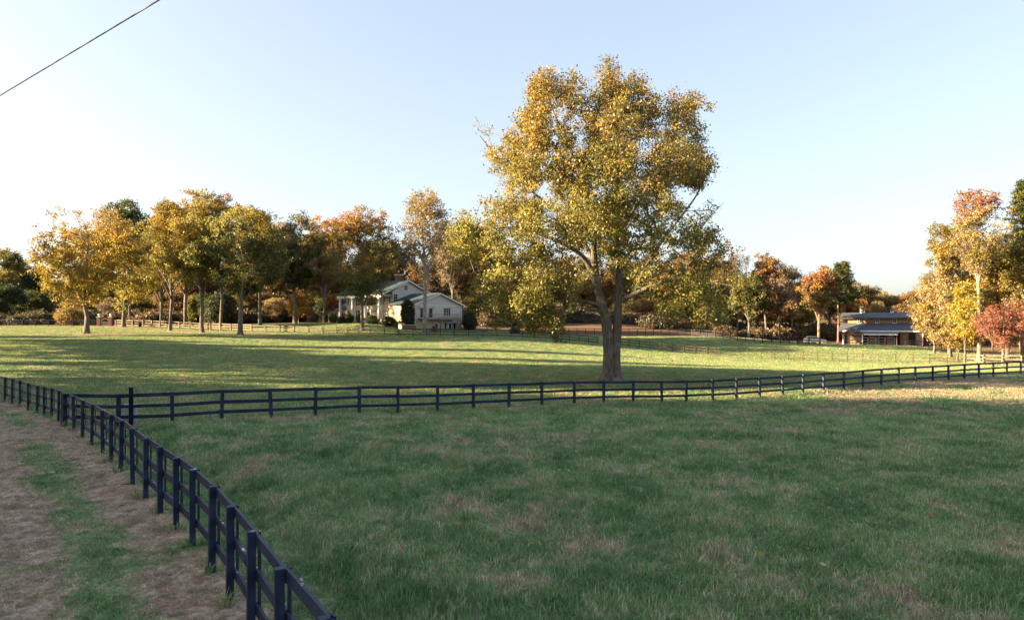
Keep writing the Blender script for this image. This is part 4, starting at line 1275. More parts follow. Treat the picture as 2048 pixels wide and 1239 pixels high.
feature_tree('oak_tree', 'brown-topped tree behind the tallest golden tree of the grove', 442, 146, 368, 62, 560, 27,
             [(.3, [('olive', 3), ('green', 2)]), (.95, [('brown', 2), ('rust', 1), ('olive', 1)])], group=GV, n_tips=300, per=58, trunk_r=.36)
feature_tree('oak_tree', 'golden-olive tree behind the crooked slim trunk of the grove', 322, 148, 425, 62, 590, 28,
             [(.3, [('olive', 3), ('brown', 2)]), (.95, [('olive', 2), ('lime', 2), ('gold', 1)])], group=GV, n_tips=280, per=55, trunk_r=.36)
feature_tree('oak_tree', 'olive tree with a straight pale trunk behind the grove', 371, 150, 440, 60, 575, 29,
             [(.3, [('lime', 3), ('olive', 2)]), (.95, [('gold', 2), ('olive', 2)])], group=GV, n_tips=260, per=55, trunk_r=.42)
feature_tree('oak_tree', 'grey-olive tall tree just right of the grove, in front of the wood', 520, 145, 386, 62, 575, 30,
             [(.3, [('olive', 3), ('green', 2), ('taupe', 1)]), (.95, [('taupe', 2), ('tan', 2), ('olive', 2)])], n_tips=330, per=52, trunk_r=.36)
feature_tree('oak_tree', 'dark olive tree between the grove and the house, behind the grey fence', 590, 147, 414, 62, 585, 31,
             [(.3, [('green', 2), ('dgreen', 2), ('olive', 1)]), (.95, [('olive', 2), ('taupe', 2), ('green', 1)])], n_tips=340, per=55, trunk_r=.36)
feature_tree('oak_tree', 'orange-topped tree behind the olive trees left of the house', 650, 176, 424, 50, 560, 32,
             [(.2, [('brown', 2), ('olive', 2)]), (.8, [('orange', 3), ('tan', 1)])], n_tips=260, per=52, trunk_r=.34, leaf=.34)
feature_tree('oak_tree', 'tan-olive tree left of the columned porch, behind the grey fence', 648, 147, 452, 50, 588, 39,
             [(.3, [('olive', 2), ('tan', 2), ('brown', 1)]), (.9, [('olive', 3), ('tan', 1)])], n_tips=300, per=52, trunk_r=.3)
feature_tree('oak_tree', 'olive-brown tree with orange top standing in front of the columned house', 724, 128.5, 408, 88, 604, 33,
             [(.1, [('olive', 3), ('green', 2)]), (.5, [('olive', 3), ('brown', 1.5), ('green', 1)]), (.95, [('orange', 3), ('olive', 1), ('rust', 1)])], n_tips=460, per=50, trunk_r=.34, bark='bark', over=1.25)
feature_tree('sycamore_tree', 'pale-barked sparse tree standing in front of the white gable', 849, 125.8, 381, 68, 520, 34,
             [(.2, [('taupe', 3), ('tan', 1)]), (.55, [('tan', 2), ('taupe', 2), ('gold', 1)]), (.95, [('gold', 2), ('tan', 2), ('olive', 2)])], bark='bark_pale', n_tips=360, per=28, trunk_r=.36, split=6, sig=.6, r_tip=.026, over=1.35, nl=28)
feature_tree('oak_tree', 'olive tree right of the white house, behind its pale-barked neighbour', 905, 172, 425, 48, 590, 35,
             [(.3, [('brown', 2), ('taupe', 2)]), (.9, [('olive', 2), ('taupe', 2)])], n_tips=240, per=45, leaf=.34)
feature_tree('oak_tree', 'golden-brown tree behind the left boughs of the big oak', 975, 178, 440, 66, 600, 36,
             [(.3, [('tan', 2), ('gold', 2), ('olive', 1)]), (.9, [('gold', 2), ('olive', 2)])], n_tips=320, per=55, leaf=.34, bark='bark_pale')
feature_tree('maple_tree', 'small bright orange maple left of the house lawn', 597, 154, 586, 27, 634, 37, [(.2, [('yellow', 2), ('orange', 2)]), (.9, [('orange', 3), ('rust', 2)])], n_tips=150, per=40, leaf=.26, sig=.32, trunk_r=.10, r_tip=.012, bark='bark_pale')
feature_tree('maple_tree', 'small rust-red maple beside the leftmost porch column', 668, 156, 590, 26, 630, 38, [(.5, [('rust', 3), ('orange', 1), ('red', 1)])], n_tips=120, per=36, leaf=.26, sig=.32, trunk_r=.09, r_tip=.012)
RW = 'trees along the wood edge left of the barn'
feature_tree('oak_tree', 'dark olive tree at the wood edge just right of the big oak', 1425, 176, 480, 55, 600, 40, [(.3, [('olive', 2), ('brown', 2)]), (.9, [('rust', 2), ('brown', 2), ('taupe', 1)])], group=RW, n_tips=300, per=55, leaf=.34)
feature_tree('oak_tree', 'thin blue-grey leafless-looking tree at the wood edge right of the big oak', 1474, 182, 486, 30, 600, 41, [(.5, [('taupe', 3), ('olive', 1)])], group=RW, n_tips=220, per=14, leaf=.32, r_tip=.03)
feature_tree('oak_tree', 'orange-topped tree at the wood edge between big oak and barn', 1532, 176, 504, 46, 615, 42, [(.3, [('olive', 2), ('brown', 2), ('taupe', 2)]), (.9, [('orange', 2), ('brown', 2)])], group=RW, n_tips=300, per=55, leaf=.34)
feature_tree('oak_tree', 'taupe bare-twigged tree left of the reddish tree at the wood edge', 1584, 184, 528, 34, 620, 43, [(.3, [('taupe', 2), ('brown', 2)]), (.9, [('taupe', 3), ('olive', 1)])], group=RW, n_tips=260, per=30, leaf=.34, r_tip=.026)
feature_tree('oak_tree', 'reddish-orange tree with a sunlit straight trunk left of the barn', 1637, 163, 533, 42, 626, 44, [(.3, [('brown', 2), ('olive', 2)]), (.9, [('orange', 2), ('rust', 2), ('brown', 1)])], group=RW, n_tips=290, per=52, leaf=.34, bark='bark_red', trunk_r=.36)
feature_tree('oak_tree', 'dark shaded tree over the fence corner left of the barn', 1498, 156, 556, 48, 640, 45, [(.5, [('green', 2), ('olive', 2), ('dgreen', 1)])], group=RW, n_tips=300, per=55, leaf=.34)
feature_tree('oak_tree', 'brown shaded tree behind the drive fence left of the silver car', 1560, 157, 560, 48, 642, 46, [(.5, [('brown', 3), ('taupe', 2), ('rust', 1)])], group=RW, n_tips=280, per=50, leaf=.34)

def pine(name, label, px, d, py_top, half_px, py_crown, seed, group=None, cols=('pine', 'green', 'olive'), trunk_r=.24, tiers=13, per=56, leaf=.26):
    rng = np.random.default_rng(seed)
    b = G(px, d); H = CZ+(HZ-py_top)/F*d-b[2]; zb = max(.4, CZ+(HZ-py_crown)/F*d-b[2]); Rx = half_px/F*d
    limbs = [([(0, 0, -.3), (.1, 0, H*.3), (-.05, .08, H*.6), (0, 0, H*.98)], [trunk_r, trunk_r*.85, trunk_r*.6, .03], .5)]
    tips = []
    for i in range(tiers*6):
        t = (i+rng.uniform(0, 1))/(tiers*6); z = zb+(H-zb)*t
        a = i*2.4+rng.uniform(-.5, .5); r = Rx*(1-t)**.62*rng.uniform(.55, 1.05)+.15
        for q in (.45, .75, 1.0):
            tips.append((math.cos(a)*r*q+rng.normal(0, .15), math.sin(a)*r*q+rng.normal(0, .15), z-.10*r*q+rng.normal(0, .12)))
    tips = np.array(tips)
    bv, bq, ld = grow(limbs, tips, rng, r_tip=.018, step=.9, up_pen=.1)
    lv, lq, lc = leaves(tips, ld, per, leaf, .36, blend([(.5, [(c, 2) for c in cols])], 0, H, .3, seed), rng, np.array([0, 0, H*.6]), flat=.5)
    return finish_tree(name, label, b, bv, bq, lv, lq, lc, bark='bark_red', group=group)
pine('pine_tree', 'tall pine with a bare sunlit trunk just left of the barn', 1676, 176, 528, 28, 606, 51, RW)
pine('pine_tree', 'pine with a pale lit trunk behind the left end of the barn roof', 1689, 180, 523, 30, 600, 52, RW)
pine('pine_tree', 'green-gold pine cut by the right edge of the picture', 2046, 112, 362, 52, 520, 53, None, ('pine', 'green', 'lime'), .3, 16, 70, .24)

# right-hand cluster
RC = 'autumn trees at the right edge'
feature_tree('maple_tree', 'tall tree with pinkish-red top and pale bare limbs at the right', 1958, 108, 366, 62, 560, 61,
             [(.15, [('tan', 2), ('gold', 1)]), (.5, [('tan', 2), ('gold', 1), ('olive', 1), ('taupe', 1)]), (.95, [('red', 2), ('orange', 2), ('rust', 2), ('pink', 1)])], bark='bark_pale', group=RC, n_tips=460, per=34, trunk_r=.30, split=7, r_tip=.024, leaf=.24, sig=.45)
feature_tree('oak_tree', 'olive-gold leaning tree, left shoulder of the right-hand cluster', 1900, 116, 425, 58, 640, 62,
             [(.2, [('gold', 2), ('tan', 3)]), (.6, [('gold', 2), ('olive', 2), ('tan', 2)]), (.95, [('olive', 3), ('gold', 1)])], group=RC, n_tips=420, per=46, leaf=.26, sig=.48)
feature_tree('oak_tree', 'low golden tree spreading in front of the right end of the barn', 1868, 122, 520, 56, 690, 63,
             [(.2, [('gold', 2), ('tan', 3), ('olive', 1)]), (.8, [('gold', 2), ('tan', 3), ('olive', 1), ('orange', 1)])], group=RC, n_tips=380, per=46, leaf=.26, sig=.45, trunk_r=.2)
feature_tree('maple_tree', 'bright yellow small tree between the golden trees and the red one', 1930, 105, 545, 30, 690, 64,
             [(.5, [('yellow', 3), ('lime', 1)])], group=RC, n_tips=200, per=34, leaf=.22, sig=.35, trunk_r=.12, r_tip=.014)
feature_tree('oak_tree', 'tan-gold bushy tree low in the middle of the right-hand cluster', 1915, 110, 560, 50, 712, 65,
             [(.2, [('tan', 2), ('gold', 1), ('lime', 1)]), (.8, [('gold', 1), ('tan', 3), ('olive', 2)])], group=RC, n_tips=330, per=44, leaf=.24, sig=.42, trunk_r=.16)
feature_tree('oak_tree', 'olive-gold tree behind the red tree at the right edge', 2015, 118, 445, 66, 660, 66,
             [(.2, [('gold', 2), ('olive', 2), ('tan', 2)]), (.8, [('olive', 3), ('gold', 2), ('lime', 1)])], group=RC, n_tips=430, per=50, leaf=.26, sig=.48)
feature_tree('oak_tree', 'gold-brown tree leaning out of the right edge of the picture', 2070, 110, 470, 62, 660, 67,
             [(.5, [('gold', 2), ('olive', 2), ('brown', 1)])], group=RC, n_tips=380, per=50, leaf=.26, sig=.48)
feature_tree('dogwood_tree', 'low spreading red tree with pale stems behind the pale right-hand fence', 2006, 101, 606, 56, 690, 68,
             [(.5, [('red', 3), ('pink', 2), ('rust', 1)])], bark='bark_pale', group=RC, n_tips=330, per=34, leaf=.20, sig=.34, trunk_r=.15, r_tip=.014, split=7)

# ---- shrubs of the house garden
def shrub(name, label, px, d, half_px, h_px, seed, cols, group=None, n=90, per=46, leaf=.17, sink=.1, cat='shrub'):
    rng = np.random.default_rng(seed)
    b = G(px, d); Rx = half_px/F*d; H = h_px/F*d
    lobes = [((0, 0, H*.5), (Rx*.9, Rx*.9, H*.5))]
    tips = sample_lobes(lobes, n, rng, .72)
    tips = tips[tips[:, 2] > .05]
    limbs = [([(0, 0, -.2), (0, 0, H*.3), (.03, 0, H*.6)], [.06, .05, .02], 0.0)]
    bv, bq, ld = grow(limbs, tips, rng, r_tip=.008, step=.5)
    lv, lq, lc = leaves(tips, ld, per, leaf, max(.10, Rx*.16), blend([(.5, [(c, 1) for c in cols])], 0, H, .6, seed), rng, np.array([0, 0, H*.4]))
    root = empty(name, tuple(b), 0, label, cat, group)
    obj('stem', np_mesh('stem', bv, bq, smooth=True), root, M['bark'])
    obj('foliage', np_mesh('foliage', lv, lq, col=lc), root, M['leaf'])
SG = 'shrubs along the front of the house'
for i, (px, d, hw_, h_, lab) in enumerate(((666, 145.5, 8, 17, 'loose green shrub left of the leftmost porch column'), (684, 143, 9, 13, 'low dark shrub under the leftmost porch column'),
        (699, 141.3, 9, 20, 'tall rounded shrub between the two left porch columns'), (719, 139, 9, 21, 'rounded dark shrub beside the trunk in front of the porch'), (744, 137, 14, 17, 'wide dark hedge shrub below the middle of the porch'),
        (777, 134.6, 15, 17, 'wide dark hedge shrub at the near corner of the house'), (799, 132.6, 9, 14, 'small dark shrub left of the tall evergreen'))):
    shrub('hedge_shrub', lab, px, d, hw_, h_, 80+i, ('dgreen', 'green', 'dgreen'), SG)
shrub('evergreen_shrub', 'tall dark evergreen shrub against the corner of the white house', 815, 132.8, 15, 60, 90, ('dgreen', 'pine'), None, 230, 46, .2)
shrub('evergreen_shrub', 'dark rounded evergreen right of the white gable', 940, 142, 17, 38, 91, ('dgreen', 'pine'), None, 160, 46, .2)
shrub('evergreen_shrub', 'dark evergreen mass left of the porch, behind the lawn', 645, 160, 17, 44, 92, ('dgreen', 'dgreen'), None, 190, 46, .24)
shrub('holly_shrub', 'reddish-brown low bush left of the house lawn', 626, 152, 12, 20, 93, ('red', 'brown', 'taupe'), None, 90, 36, .18)
shrub('holly_shrub', 'rust-brown small bush under the balcony of the white wing', 868, 131.5, 7, 12, 94, ('rust', 'brown'), None, 60, 36, .15)
shrub('holly_shrub', 'dark low bush at the fence right of the white house', 1030, 140, 12, 14, 95, ('dgreen', 'green'), None, 80, 40, .18)
shrub('evergreen_shrub', 'small dark upright unidentified object, modelled as a shrub, at the pale fence between the left trunks', 280, 140, 3, 13, 96, ('dgreen', 'pine'), None, 50, 36, .12)  # dark upright object of unknown kind, given a shrub's form
shrub('evergreen_shrub', 'small dark unidentified figure, modelled as a shrub, right beside the tallest golden tree trunk', 418, 136, 4, 16, 97, ('dgreen', 'brown'), None, 50, 36, .12)  # stand-in foliage for a dark figure that was not identified
shrub('evergreen_shrub', 'lime-green narrow evergreen behind the straight pale trunk of the grove', 384, 154, 10, 62, 98, ('lime', 'green'), None, 170, 46, .22)
shrub('evergreen_shrub', 'dark evergreen screen behind the grove front trunks', 440, 166, 30, 62, 99, ('dgreen', 'dgreen', 'green'), None, 320, 52, .3)
shrub('evergreen_shrub', 'dark thicket bush behind the parked cars at far left', 40, 196, 62, 66, 100, ('dgreen', 'green', 'dgreen'), None, 480, 60, .38)
shrub('evergreen_shrub', 'brown-tan bush left of the brick gate pillars', 140, 160, 26, 34, 101, ('tan', 'gold', 'brown'), None, 170, 44, .26)

# ---- woodland prototypes: shared meshes, each standing tree is its own object
def proto(H, Rx, zb, seed, **kw):
    spec = [(.5, [('w1', 2), ('w2', 2), ('w3', 1)])]
    g = tree_geo(H, Rx, zb, seed, spec, **kw)
    t = np_mesh('trunk', g[0], g[1], smooth=True); t.materials.append(M['bark'])
    c = np_mesh('crown', g[2], g[3], col=g[4]); c.materials.append(M['leaf'])
    return t, c, H
PAL.update(w1=(1.0, .95, .9), w2=(.8, .85, .75), w3=(1.25, 1.05, .85))
PROTO = [proto(20, 5.6, 6.0, 201, n_tips=230, per=50, leaf=.40, sig=.62, trunk_r=.3), proto(21, 5.0, 7.5, 202, n_tips=220, per=46, leaf=.40, sig=.6, trunk_r=.28),
         proto(18, 6.2, 4.0, 203, n_tips=240, per=50, leaf=.42, sig=.66, trunk_r=.3), proto(22, 4.6, 5.0, 204, n_tips=230, per=30, leaf=.36, sig=.6, trunk_r=.26, r_tip=.028)]
def stand(label, px, d, py_top, colour, k, group, wide=1.0, name='woodland_tree', loc=None, H=None, rz=None):
    t, c, h0 = PROTO[k]
    b = G(px, d) if loc is None else np.array([loc[0], loc[1], zt(loc[0], loc[1])[0]])
    H = H or (CZ+(HZ-py_top)/F*d-b[2])
    s = H/h0
    root = empty(name, (b[0], b[1], b[2]-.1), random.uniform(0, 6.28) if rz is None else rz, label, 'tree', group)
    root.scale = (s*wide, s*wide, s)
    o = obj('trunk', t, root); o2 = obj('crown', c, root)
    o2.color = rgba(tuple(1.22*v for v in PAL[colour]))
    return root

WG = 'woodland trees behind the fields'
ORD = 'leftmost second third fourth fifth sixth seventh eighth ninth tenth eleventh twelfth thirteenth fourteenth fifteenth sixteenth seventeenth eighteenth'.split()
CNAME = dict(green='green', olive='olive', dgreen='dark green', brown='brown', taupe='grey-brown', tan='tan', rust='rust-coloured', gold='golden', orange='orange')
def rank(*lst): return list(enumerate(sorted(lst[0] if len(lst) == 1 else lst)))
def ordl(c, i, where):
    return '%s tree, %s %s' % (CNAME[c], 'leftmost' if i == 0 else ORD[i] + ' from the left', where)
L1 = 'in the far left wood behind the cars'
for i, (px, d, top, c, k) in rank((-30, 205, 520, 'green', 0), (8, 195, 492, 'olive', 1), (45, 210, 512, 'dgreen', 2), (80, 220, 530, 'green', 0), (20, 180, 560, 'dgreen', 2), (70, 190, 575, 'green', 2), (-5, 176, 590, 'dgreen', 2)):
    stand(ordl(c, i, L1), px, d, top, c, k, 'woodland trees at the far left')
L2 = 'in the wood behind the yellow grove'
for i, (px, d, top, c, k) in rank(((110, 215, 560, 'brown', 2), (150, 205, 540, 'taupe', 0), (200, 215, 500, 'brown', 1), (235, 200, 540, 'olive', 2), (285, 205, 455, 'taupe', 0), (310, 195, 520, 'brown', 2), (350, 210, 450, 'olive', 1), (385, 190, 520, 'brown', 2),
        (420, 200, 440, 'olive', 0), (465, 190, 470, 'taupe', 2), (500, 205, 430, 'olive', 0), (535, 185, 500, 'brown', 2), (560, 200, 440, 'taupe', 1))):
    stand(ordl(c, i, L2), px, d, top, c, k, 'woodland trees behind the grove')
L3 = 'in the wood behind the white house'
for i, (px, d, top, c, k) in rank(((610, 200, 455, 'olive', 0), (640, 185, 510, 'brown', 2), (680, 200, 470, 'taupe', 1), (705, 188, 520, 'olive', 2), (745, 200, 470, 'brown', 0), (770, 190, 480, 'olive', 1), (800, 205, 470, 'taupe', 0), (825, 188, 510, 'brown', 3), (865, 195, 490, 'taupe', 3),
        (890, 205, 470, 'olive', 0), (925, 195, 500, 'brown', 1), (945, 210, 470, 'olive', 2))):
    stand(ordl(c, i, L3), px, d, top, c, k, 'woodland trees behind the house')
L4 = 'in the wood behind the boughs of the big oak'
for i, (px, d, top, c, k) in rank(((1000, 200, 480, 'tan', 0), (1030, 190, 520, 'brown', 2), (1065, 205, 490, 'olive', 1), (1095, 195, 530, 'brown', 2), (1130, 200, 500, 'tan', 0), (1165, 206, 510, 'rust', 1), (1200, 198, 520, 'brown', 2), (1240, 205, 500, 'taupe', 0), (1275, 196, 520, 'brown', 1),
        (1310, 204, 500, 'taupe', 2), (1345, 195, 510, 'brown', 0), (1375, 205, 500, 'rust', 1), (1400, 190, 545, 'brown', 2), (1450, 200, 520, 'brown', 1), (1490, 195, 540, 'taupe', 2), (1515, 205, 530, 'olive', 0))):
    stand(ordl(c, i, L4), px, d, top, c, k, 'woodland trees behind the big oak')
L5 = 'in the far row behind the barn'
for i, (px, d, top, c, k) in rank(((1550, 205, 540, 'brown', 0), (1600, 200, 560, 'taupe', 2), (1625, 210, 556, 'brown', 1), (1660, 205, 560, 'olive', 0), (1705, 215, 556, 'olive', 2), (1735, 215, 560, 'brown', 0), (1760, 225, 572, 'tan', 2), (1785, 215, 584, 'brown', 0), (1812, 220, 578, 'orange', 2),
        (1835, 212, 575, 'brown', 1), (1860, 220, 570, 'olive', 0), (1890, 215, 555, 'tan', 2), (1715, 200, 590, 'orange', 2), (1755, 202, 596, 'tan', 0), (1800, 200, 600, 'brown', 2), (1840, 202, 596, 'olive', 2))):
    stand(ordl(c, i, L5), px, d, top, c, k, 'woodland trees behind the barn')
LU = 'in the low understorey at the foot of the wood'
for i, (px, d, top, c, k) in rank(((165, 190, 585, 'brown', 2), (225, 182, 590, 'taupe', 2), (270, 186, 580, 'olive', 2), (345, 184, 575, 'brown', 2), (410, 180, 580, 'green', 2), (470, 176, 585, 'olive', 2), (515, 180, 575, 'brown', 2), (550, 172, 590, 'tan', 2),
        (615, 176, 575, 'olive', 2), (960, 178, 580, 'olive', 2), (1010, 182, 585, 'tan', 2), (1050, 184, 580, 'olive', 2), (1290, 188, 590, 'brown', 2), (1335, 186, 585, 'olive', 2), (1380, 184, 590, 'brown', 2), (1440, 182, 590, 'olive', 2), (1530, 186, 600, 'brown', 2), (1600, 188, 605, 'olive', 2))):
    stand(ordl(c, i, LU), px, d, top, c, k, 'understorey trees along the wood', wide=1.5)
L6 = 'deep behind the right-hand cluster'
for i, (px, d, top, c, k) in rank(((1920, 170, 540, 'tan', 0), (1965, 165, 520, 'gold', 2), (2010, 165, 500, 'olive', 0), (2050, 160, 480, 'gold', 1), (2095, 160, 480, 'olive', 0), (1985, 140, 610, 'olive', 2), (2040, 138, 600, 'gold', 2), (2085, 130, 590, 'tan', 2))):
    stand(ordl(c, i, L6), px, d, top, c, k, 'woodland trees at the right edge')

# trees standing left of the view; their long shadows cross the meadow
L7 = 'tall tree of the row left of the meadow, casting the long evening shadows'
SH = [(-54, -34, 24), (-48, -28, 23), (-55, -22, 25), (-49, -16, 23), (-55, -10, 25), (-49, -4, 23), (-55, 2, 25), (-50, 8, 23), (-56, 14, 25), (-51, 20, 23), (-56, 25, 24), (-55, 31, 20.5), (-60, 36, 18),
      (-66, -30, 27), (-67, -18, 27), (-66, -6, 27), (-67, 6, 27), (-68, 18, 27), (-68, 29, 26),
      (-64, 42, 13), (-66, 49.5, 28), (-67, 56.5, 29), (-71, 63, 27), (-76, 70.5, 17), (-80, 77, 16), (-83, 82.5, 15.5), (-87, 88, 14.5), (-92, 94, 13), (-99, 101, 10)]
SLIM = [(-84, 74, 27, .5), (-92, 89, 26, .45), (-104, 105, 25, .5)]
for i, (x, y, h) in enumerate(SH):
    stand(L7, 0, 0, 0, 'olive', 2, 'shade trees left of the meadow', loc=(x, y), H=h, wide=1.25 if y < 45 else 1.0 if y < 68 else .82)

for x, y, h, wd in SLIM:
    stand('slim tall tree of the row left of the meadow, casting a thin shadow band', 0, 0, 0, 'olive', 1, 'slim shade trees left of the meadow', loc=(x, y), H=h, wide=wd)

# ---- far wood and undergrowth that read as one mass
def make_gn(name, points, attrs, coll, mat_kind):
    me = bpy.data.meshes.new(name)
    me.vertices.add(len(points)); me.vertices.foreach_set('co', np.asarray(points, dtype=np.float32).ravel())
    for k, v in attrs.items():
        v = np.asarray(v, dtype=np.float32)
        if v.ndim == 2:
            a = me.attributes.new(k, 'FLOAT_VECTOR', 'POINT'); a.data.foreach_set('vector', v.ravel())
        else:
            a = me.attributes.new(k, 'FLOAT', 'POINT'); a.data.foreach_set('value', v)
    me.update()
    o = obj(name, me)
    ng = bpy.data.node_groups.new(name+'_scatter', 'GeometryNodeTree')
    ng.interface.new_socket('Geometry', in_out='INPUT', socket_type='NodeSocketGeometry')
    ng.interface.new_socket('Geometry', in_out='OUTPUT', socket_type='NodeSocketGeometry')
    gi = ng.nodes.new('NodeGroupInput'); go = ng.nodes.new('NodeGroupOutput')
    ci = ng.nodes.new('GeometryNodeCollectionInfo'); ci.inputs['Collection'].default_value = coll
    ci.inputs['Separate Children'].default_value = True; ci.inputs['Reset Children'].default_value = True
    ip = ng.nodes.new('GeometryNodeInstanceOnPoints'); ip.inputs['Pick Instance'].default_value = True
    def na(nm, typ):
        n = ng.nodes.new('GeometryNodeInputNamedAttribute'); n.data_type = typ; n.inputs['Name'].default_value = nm
        return n.outputs[0]
    ng.links.new(gi.outputs[0], ip.inputs['Points'])
    ng.links.new(ci.outputs[0], ip.inputs['Instance'])
    ti = ng.nodes.new('ShaderNodeMath'); ti.operation = 'FLOOR'
    ng.links.new(na('pick', 'FLOAT'), ti.inputs[0])
    ng.links.new(ti.outputs[0], ip.inputs['Instance Index'])
    ng.links.new(na('rot', 'FLOAT_VECTOR'), ip.inputs['Rotation'])
    ng.links.new(na('size', 'FLOAT_VECTOR'), ip.inputs['Scale'])
    ng.links.new(ip.outputs[0], go.inputs[0])
    md_ = o.modifiers.new('scatter', 'NODES'); md_.node_group = ng
    return o

rngw = np.random.default_rng(5)
cw = bpy.data.collections.new('far_wood_sources')
for k, (t, c, h0) in enumerate(PROTO):
    c2 = c.copy(); c2.materials.clear(); c2.materials.append(M['far_leaf'])
    cw.objects.link(bpy.data.objects.new('far_wood_source', c2))
pts, sz, rt, pk = [], [], [], []
for i in range(230):
    d = rngw.uniform(225, 330); px = rngw.uniform(-250, 2300)
    x = (px-1024)/F*d
    top = 545 if px < 1450 else 592
    if px < 120: top = 545
    top += rngw.uniform(-8, 26)
    z = zt(x, d)[0]
    H = CZ+(HZ-top)/F*d - z
    pts.append((x, d, z-.1)); s = max(6, H)/20.0; sz.append((s*1.25, s*1.25, s)); rt.append((0, 0, rngw.uniform(0, 6.28))); pk.append(rngw.integers(0, 4)+.5)
tag(make_gn('far_wood', pts, dict(size=np.array(sz), rot=np.array(rt), pick=np.array(pk)), cw, None), 'far-off autumn wood closing the view behind all the trees', 'wood', kind='stuff')

cb = bpy.data.collections.new('undergrowth_sources')
for k in range(3):
    rng = np.random.default_rng(300+k)
    tips = sample_lobes([((0, 0, 1.0), (1.5, 1.5, 1.1)), ((.8, .3, .7), (1.1, 1.1, .8)), ((-.7, -.4, .8), (1.1, 1.1, .8))], 90, rng, .4)
    tips[:, 2] = np.abs(tips[:, 2])
    limbs = [([(0, 0, -.1), (0, 0, .5), (.05, 0, 1.0)], [.05, .04, .02], 0.0)]
    bv, bq, ld = grow(limbs, tips, rng, r_tip=.012, step=.6)
    lv, lq, lc = leaves(tips, ld, 14, .28, .3, blend([(.5, [('w1', 1), ('w2', 1), ('w3', 1)])], 0, 2, .6, k), rng, np.array([0, 0, .8]))
    V = np.concatenate([bv, lv]); Q = np.concatenate([bq, lq+len(bv)])
    C_ = np.concatenate([np.tile([.7, .65, .6], (len(bv), 1)), lc])
    me = np_mesh('undergrowth_source', V, Q, col=C_); me.materials.append(M['brush_leaf'])
    cb.objects.link(bpy.data.objects.new('undergrowth_source', me))
pts, sz, rt, pk = [], [], [], []
for i in range(900):
    px = rngw.uniform(-120, 2200); d = rngw.uniform(168, 228)
    if 560 < px < 960: d = rngw.uniform(178, 230)
    if 1590 < px < 1900: d = rngw.uniform(186, 228)
    if 1080 < px < 1290 and d < 184: continue
    x = (px-1024)/F*d
    s = rngw.uniform(.7, 1.9)
    pts.append((x, d, zt(x, d)[0]-.05)); sz.append((s*1.2, s*1.2, s)); rt.append((0, 0, rngw.uniform(0, 6.28))); pk.append(rngw.integers(0, 3)+.5)
tag(make_gn('undergrowth', pts, dict(size=np.array(sz), rot=np.array(rt), pick=np.array(pk)), cb, None), 'brown tangled undergrowth along the foot of the wood', 'undergrowth', kind='stuff')
# ------------------------------------------------------------------ grass
def tuft(seed, blades, spread, h, w):
    rng = np.random.default_rng(seed)
    r = spread*np.sqrt(rng.uniform(0, 1, blades)); a = rng.uniform(0, 6.283, blades)
    bx_, by_ = r*np.cos(a), r*np.sin(a)
    hh = h*rng.uniform(.45, 1.25, blades); yaw = rng.uniform(0, 6.283, blades); lean = hh*rng.uniform(.2, 1.5, blades)
    dx, dy = np.cos(yaw), np.sin(yaw); sx, sy = -dy, dx
    ww = w*rng.uniform(.6, 1.3, blades)
    def row(t, wf, z):
        cx, cy = bx_+dx*lean*t*t, by_+dy*lean*t*t
        return np.stack([cx-sx*ww*wf/2, cy-sy*ww*wf/2, z], 1), np.stack([cx+sx*ww*wf/2, cy+sy*ww*wf/2, z], 1)
    a0, a1 = row(0, 1, np.full(blades, -.02)); b0, b1 = row(.6, .8, hh*.62)
    tip = np.stack([bx_+dx*lean, by_+dy*lean, hh*.95], 1)
    V = np.stack([a0, a1, b1, b0, tip], 1).reshape(-1, 3)
    k = np.arange(blades)[:, None]*5
    Q = k+np.array([[0, 1, 2, 3]]); T = k+np.array([[3, 2, 4]])
    col = np.exp(rng.normal(0, .36, (blades, 1)))*np.exp(rng.normal(0, .06, (blades, 3)))
    me = np_mesh('tuft', V, Q, T, col=np.repeat(np.clip(col, .35, 2.2), 5, axis=0))
    me.materials.append(M['grass_blades'])
    return me
def tuft_coll(name, specs):
    c = bpy.data.collections.new(name)
    for s in specs: c.objects.link(bpy.data.objects.new('tuft_source', tuft(*s)))
    return c
rg = np.random.default_rng(77)
def scatter(d0, d1, rho, margin=2.0):
    """random points on the ground in view between two depths, rho(d) per square metre"""
    n = int(60 * (d1-d0) * 1) ; out = []
    step = 1.0
    d = d0
    while d < d1:
        st = min(1.0 + d*.02, d1-d)
        half = d*1024/F + margin
        k = rg.poisson(rho(d+st/2)*2*half*st)
        out.append(np.stack([rg.uniform(-half, half, k), rg.uniform(d, d+st, k)], 1))
        d += st
    return np.concatenate(out)

near_c = tuft_coll('near_tufts', [(1, 64, .30, .095, .010), (2, 64, .32, .105, .010), (3, 54, .22, .135, .009), (4, 68, .34, .075, .011)])
far_c = tuft_coll('far_tufts', [(5, 60, .75, .15, .035), (6, 60, .8, .17, .035), (7, 60, .7, .13, .035)])

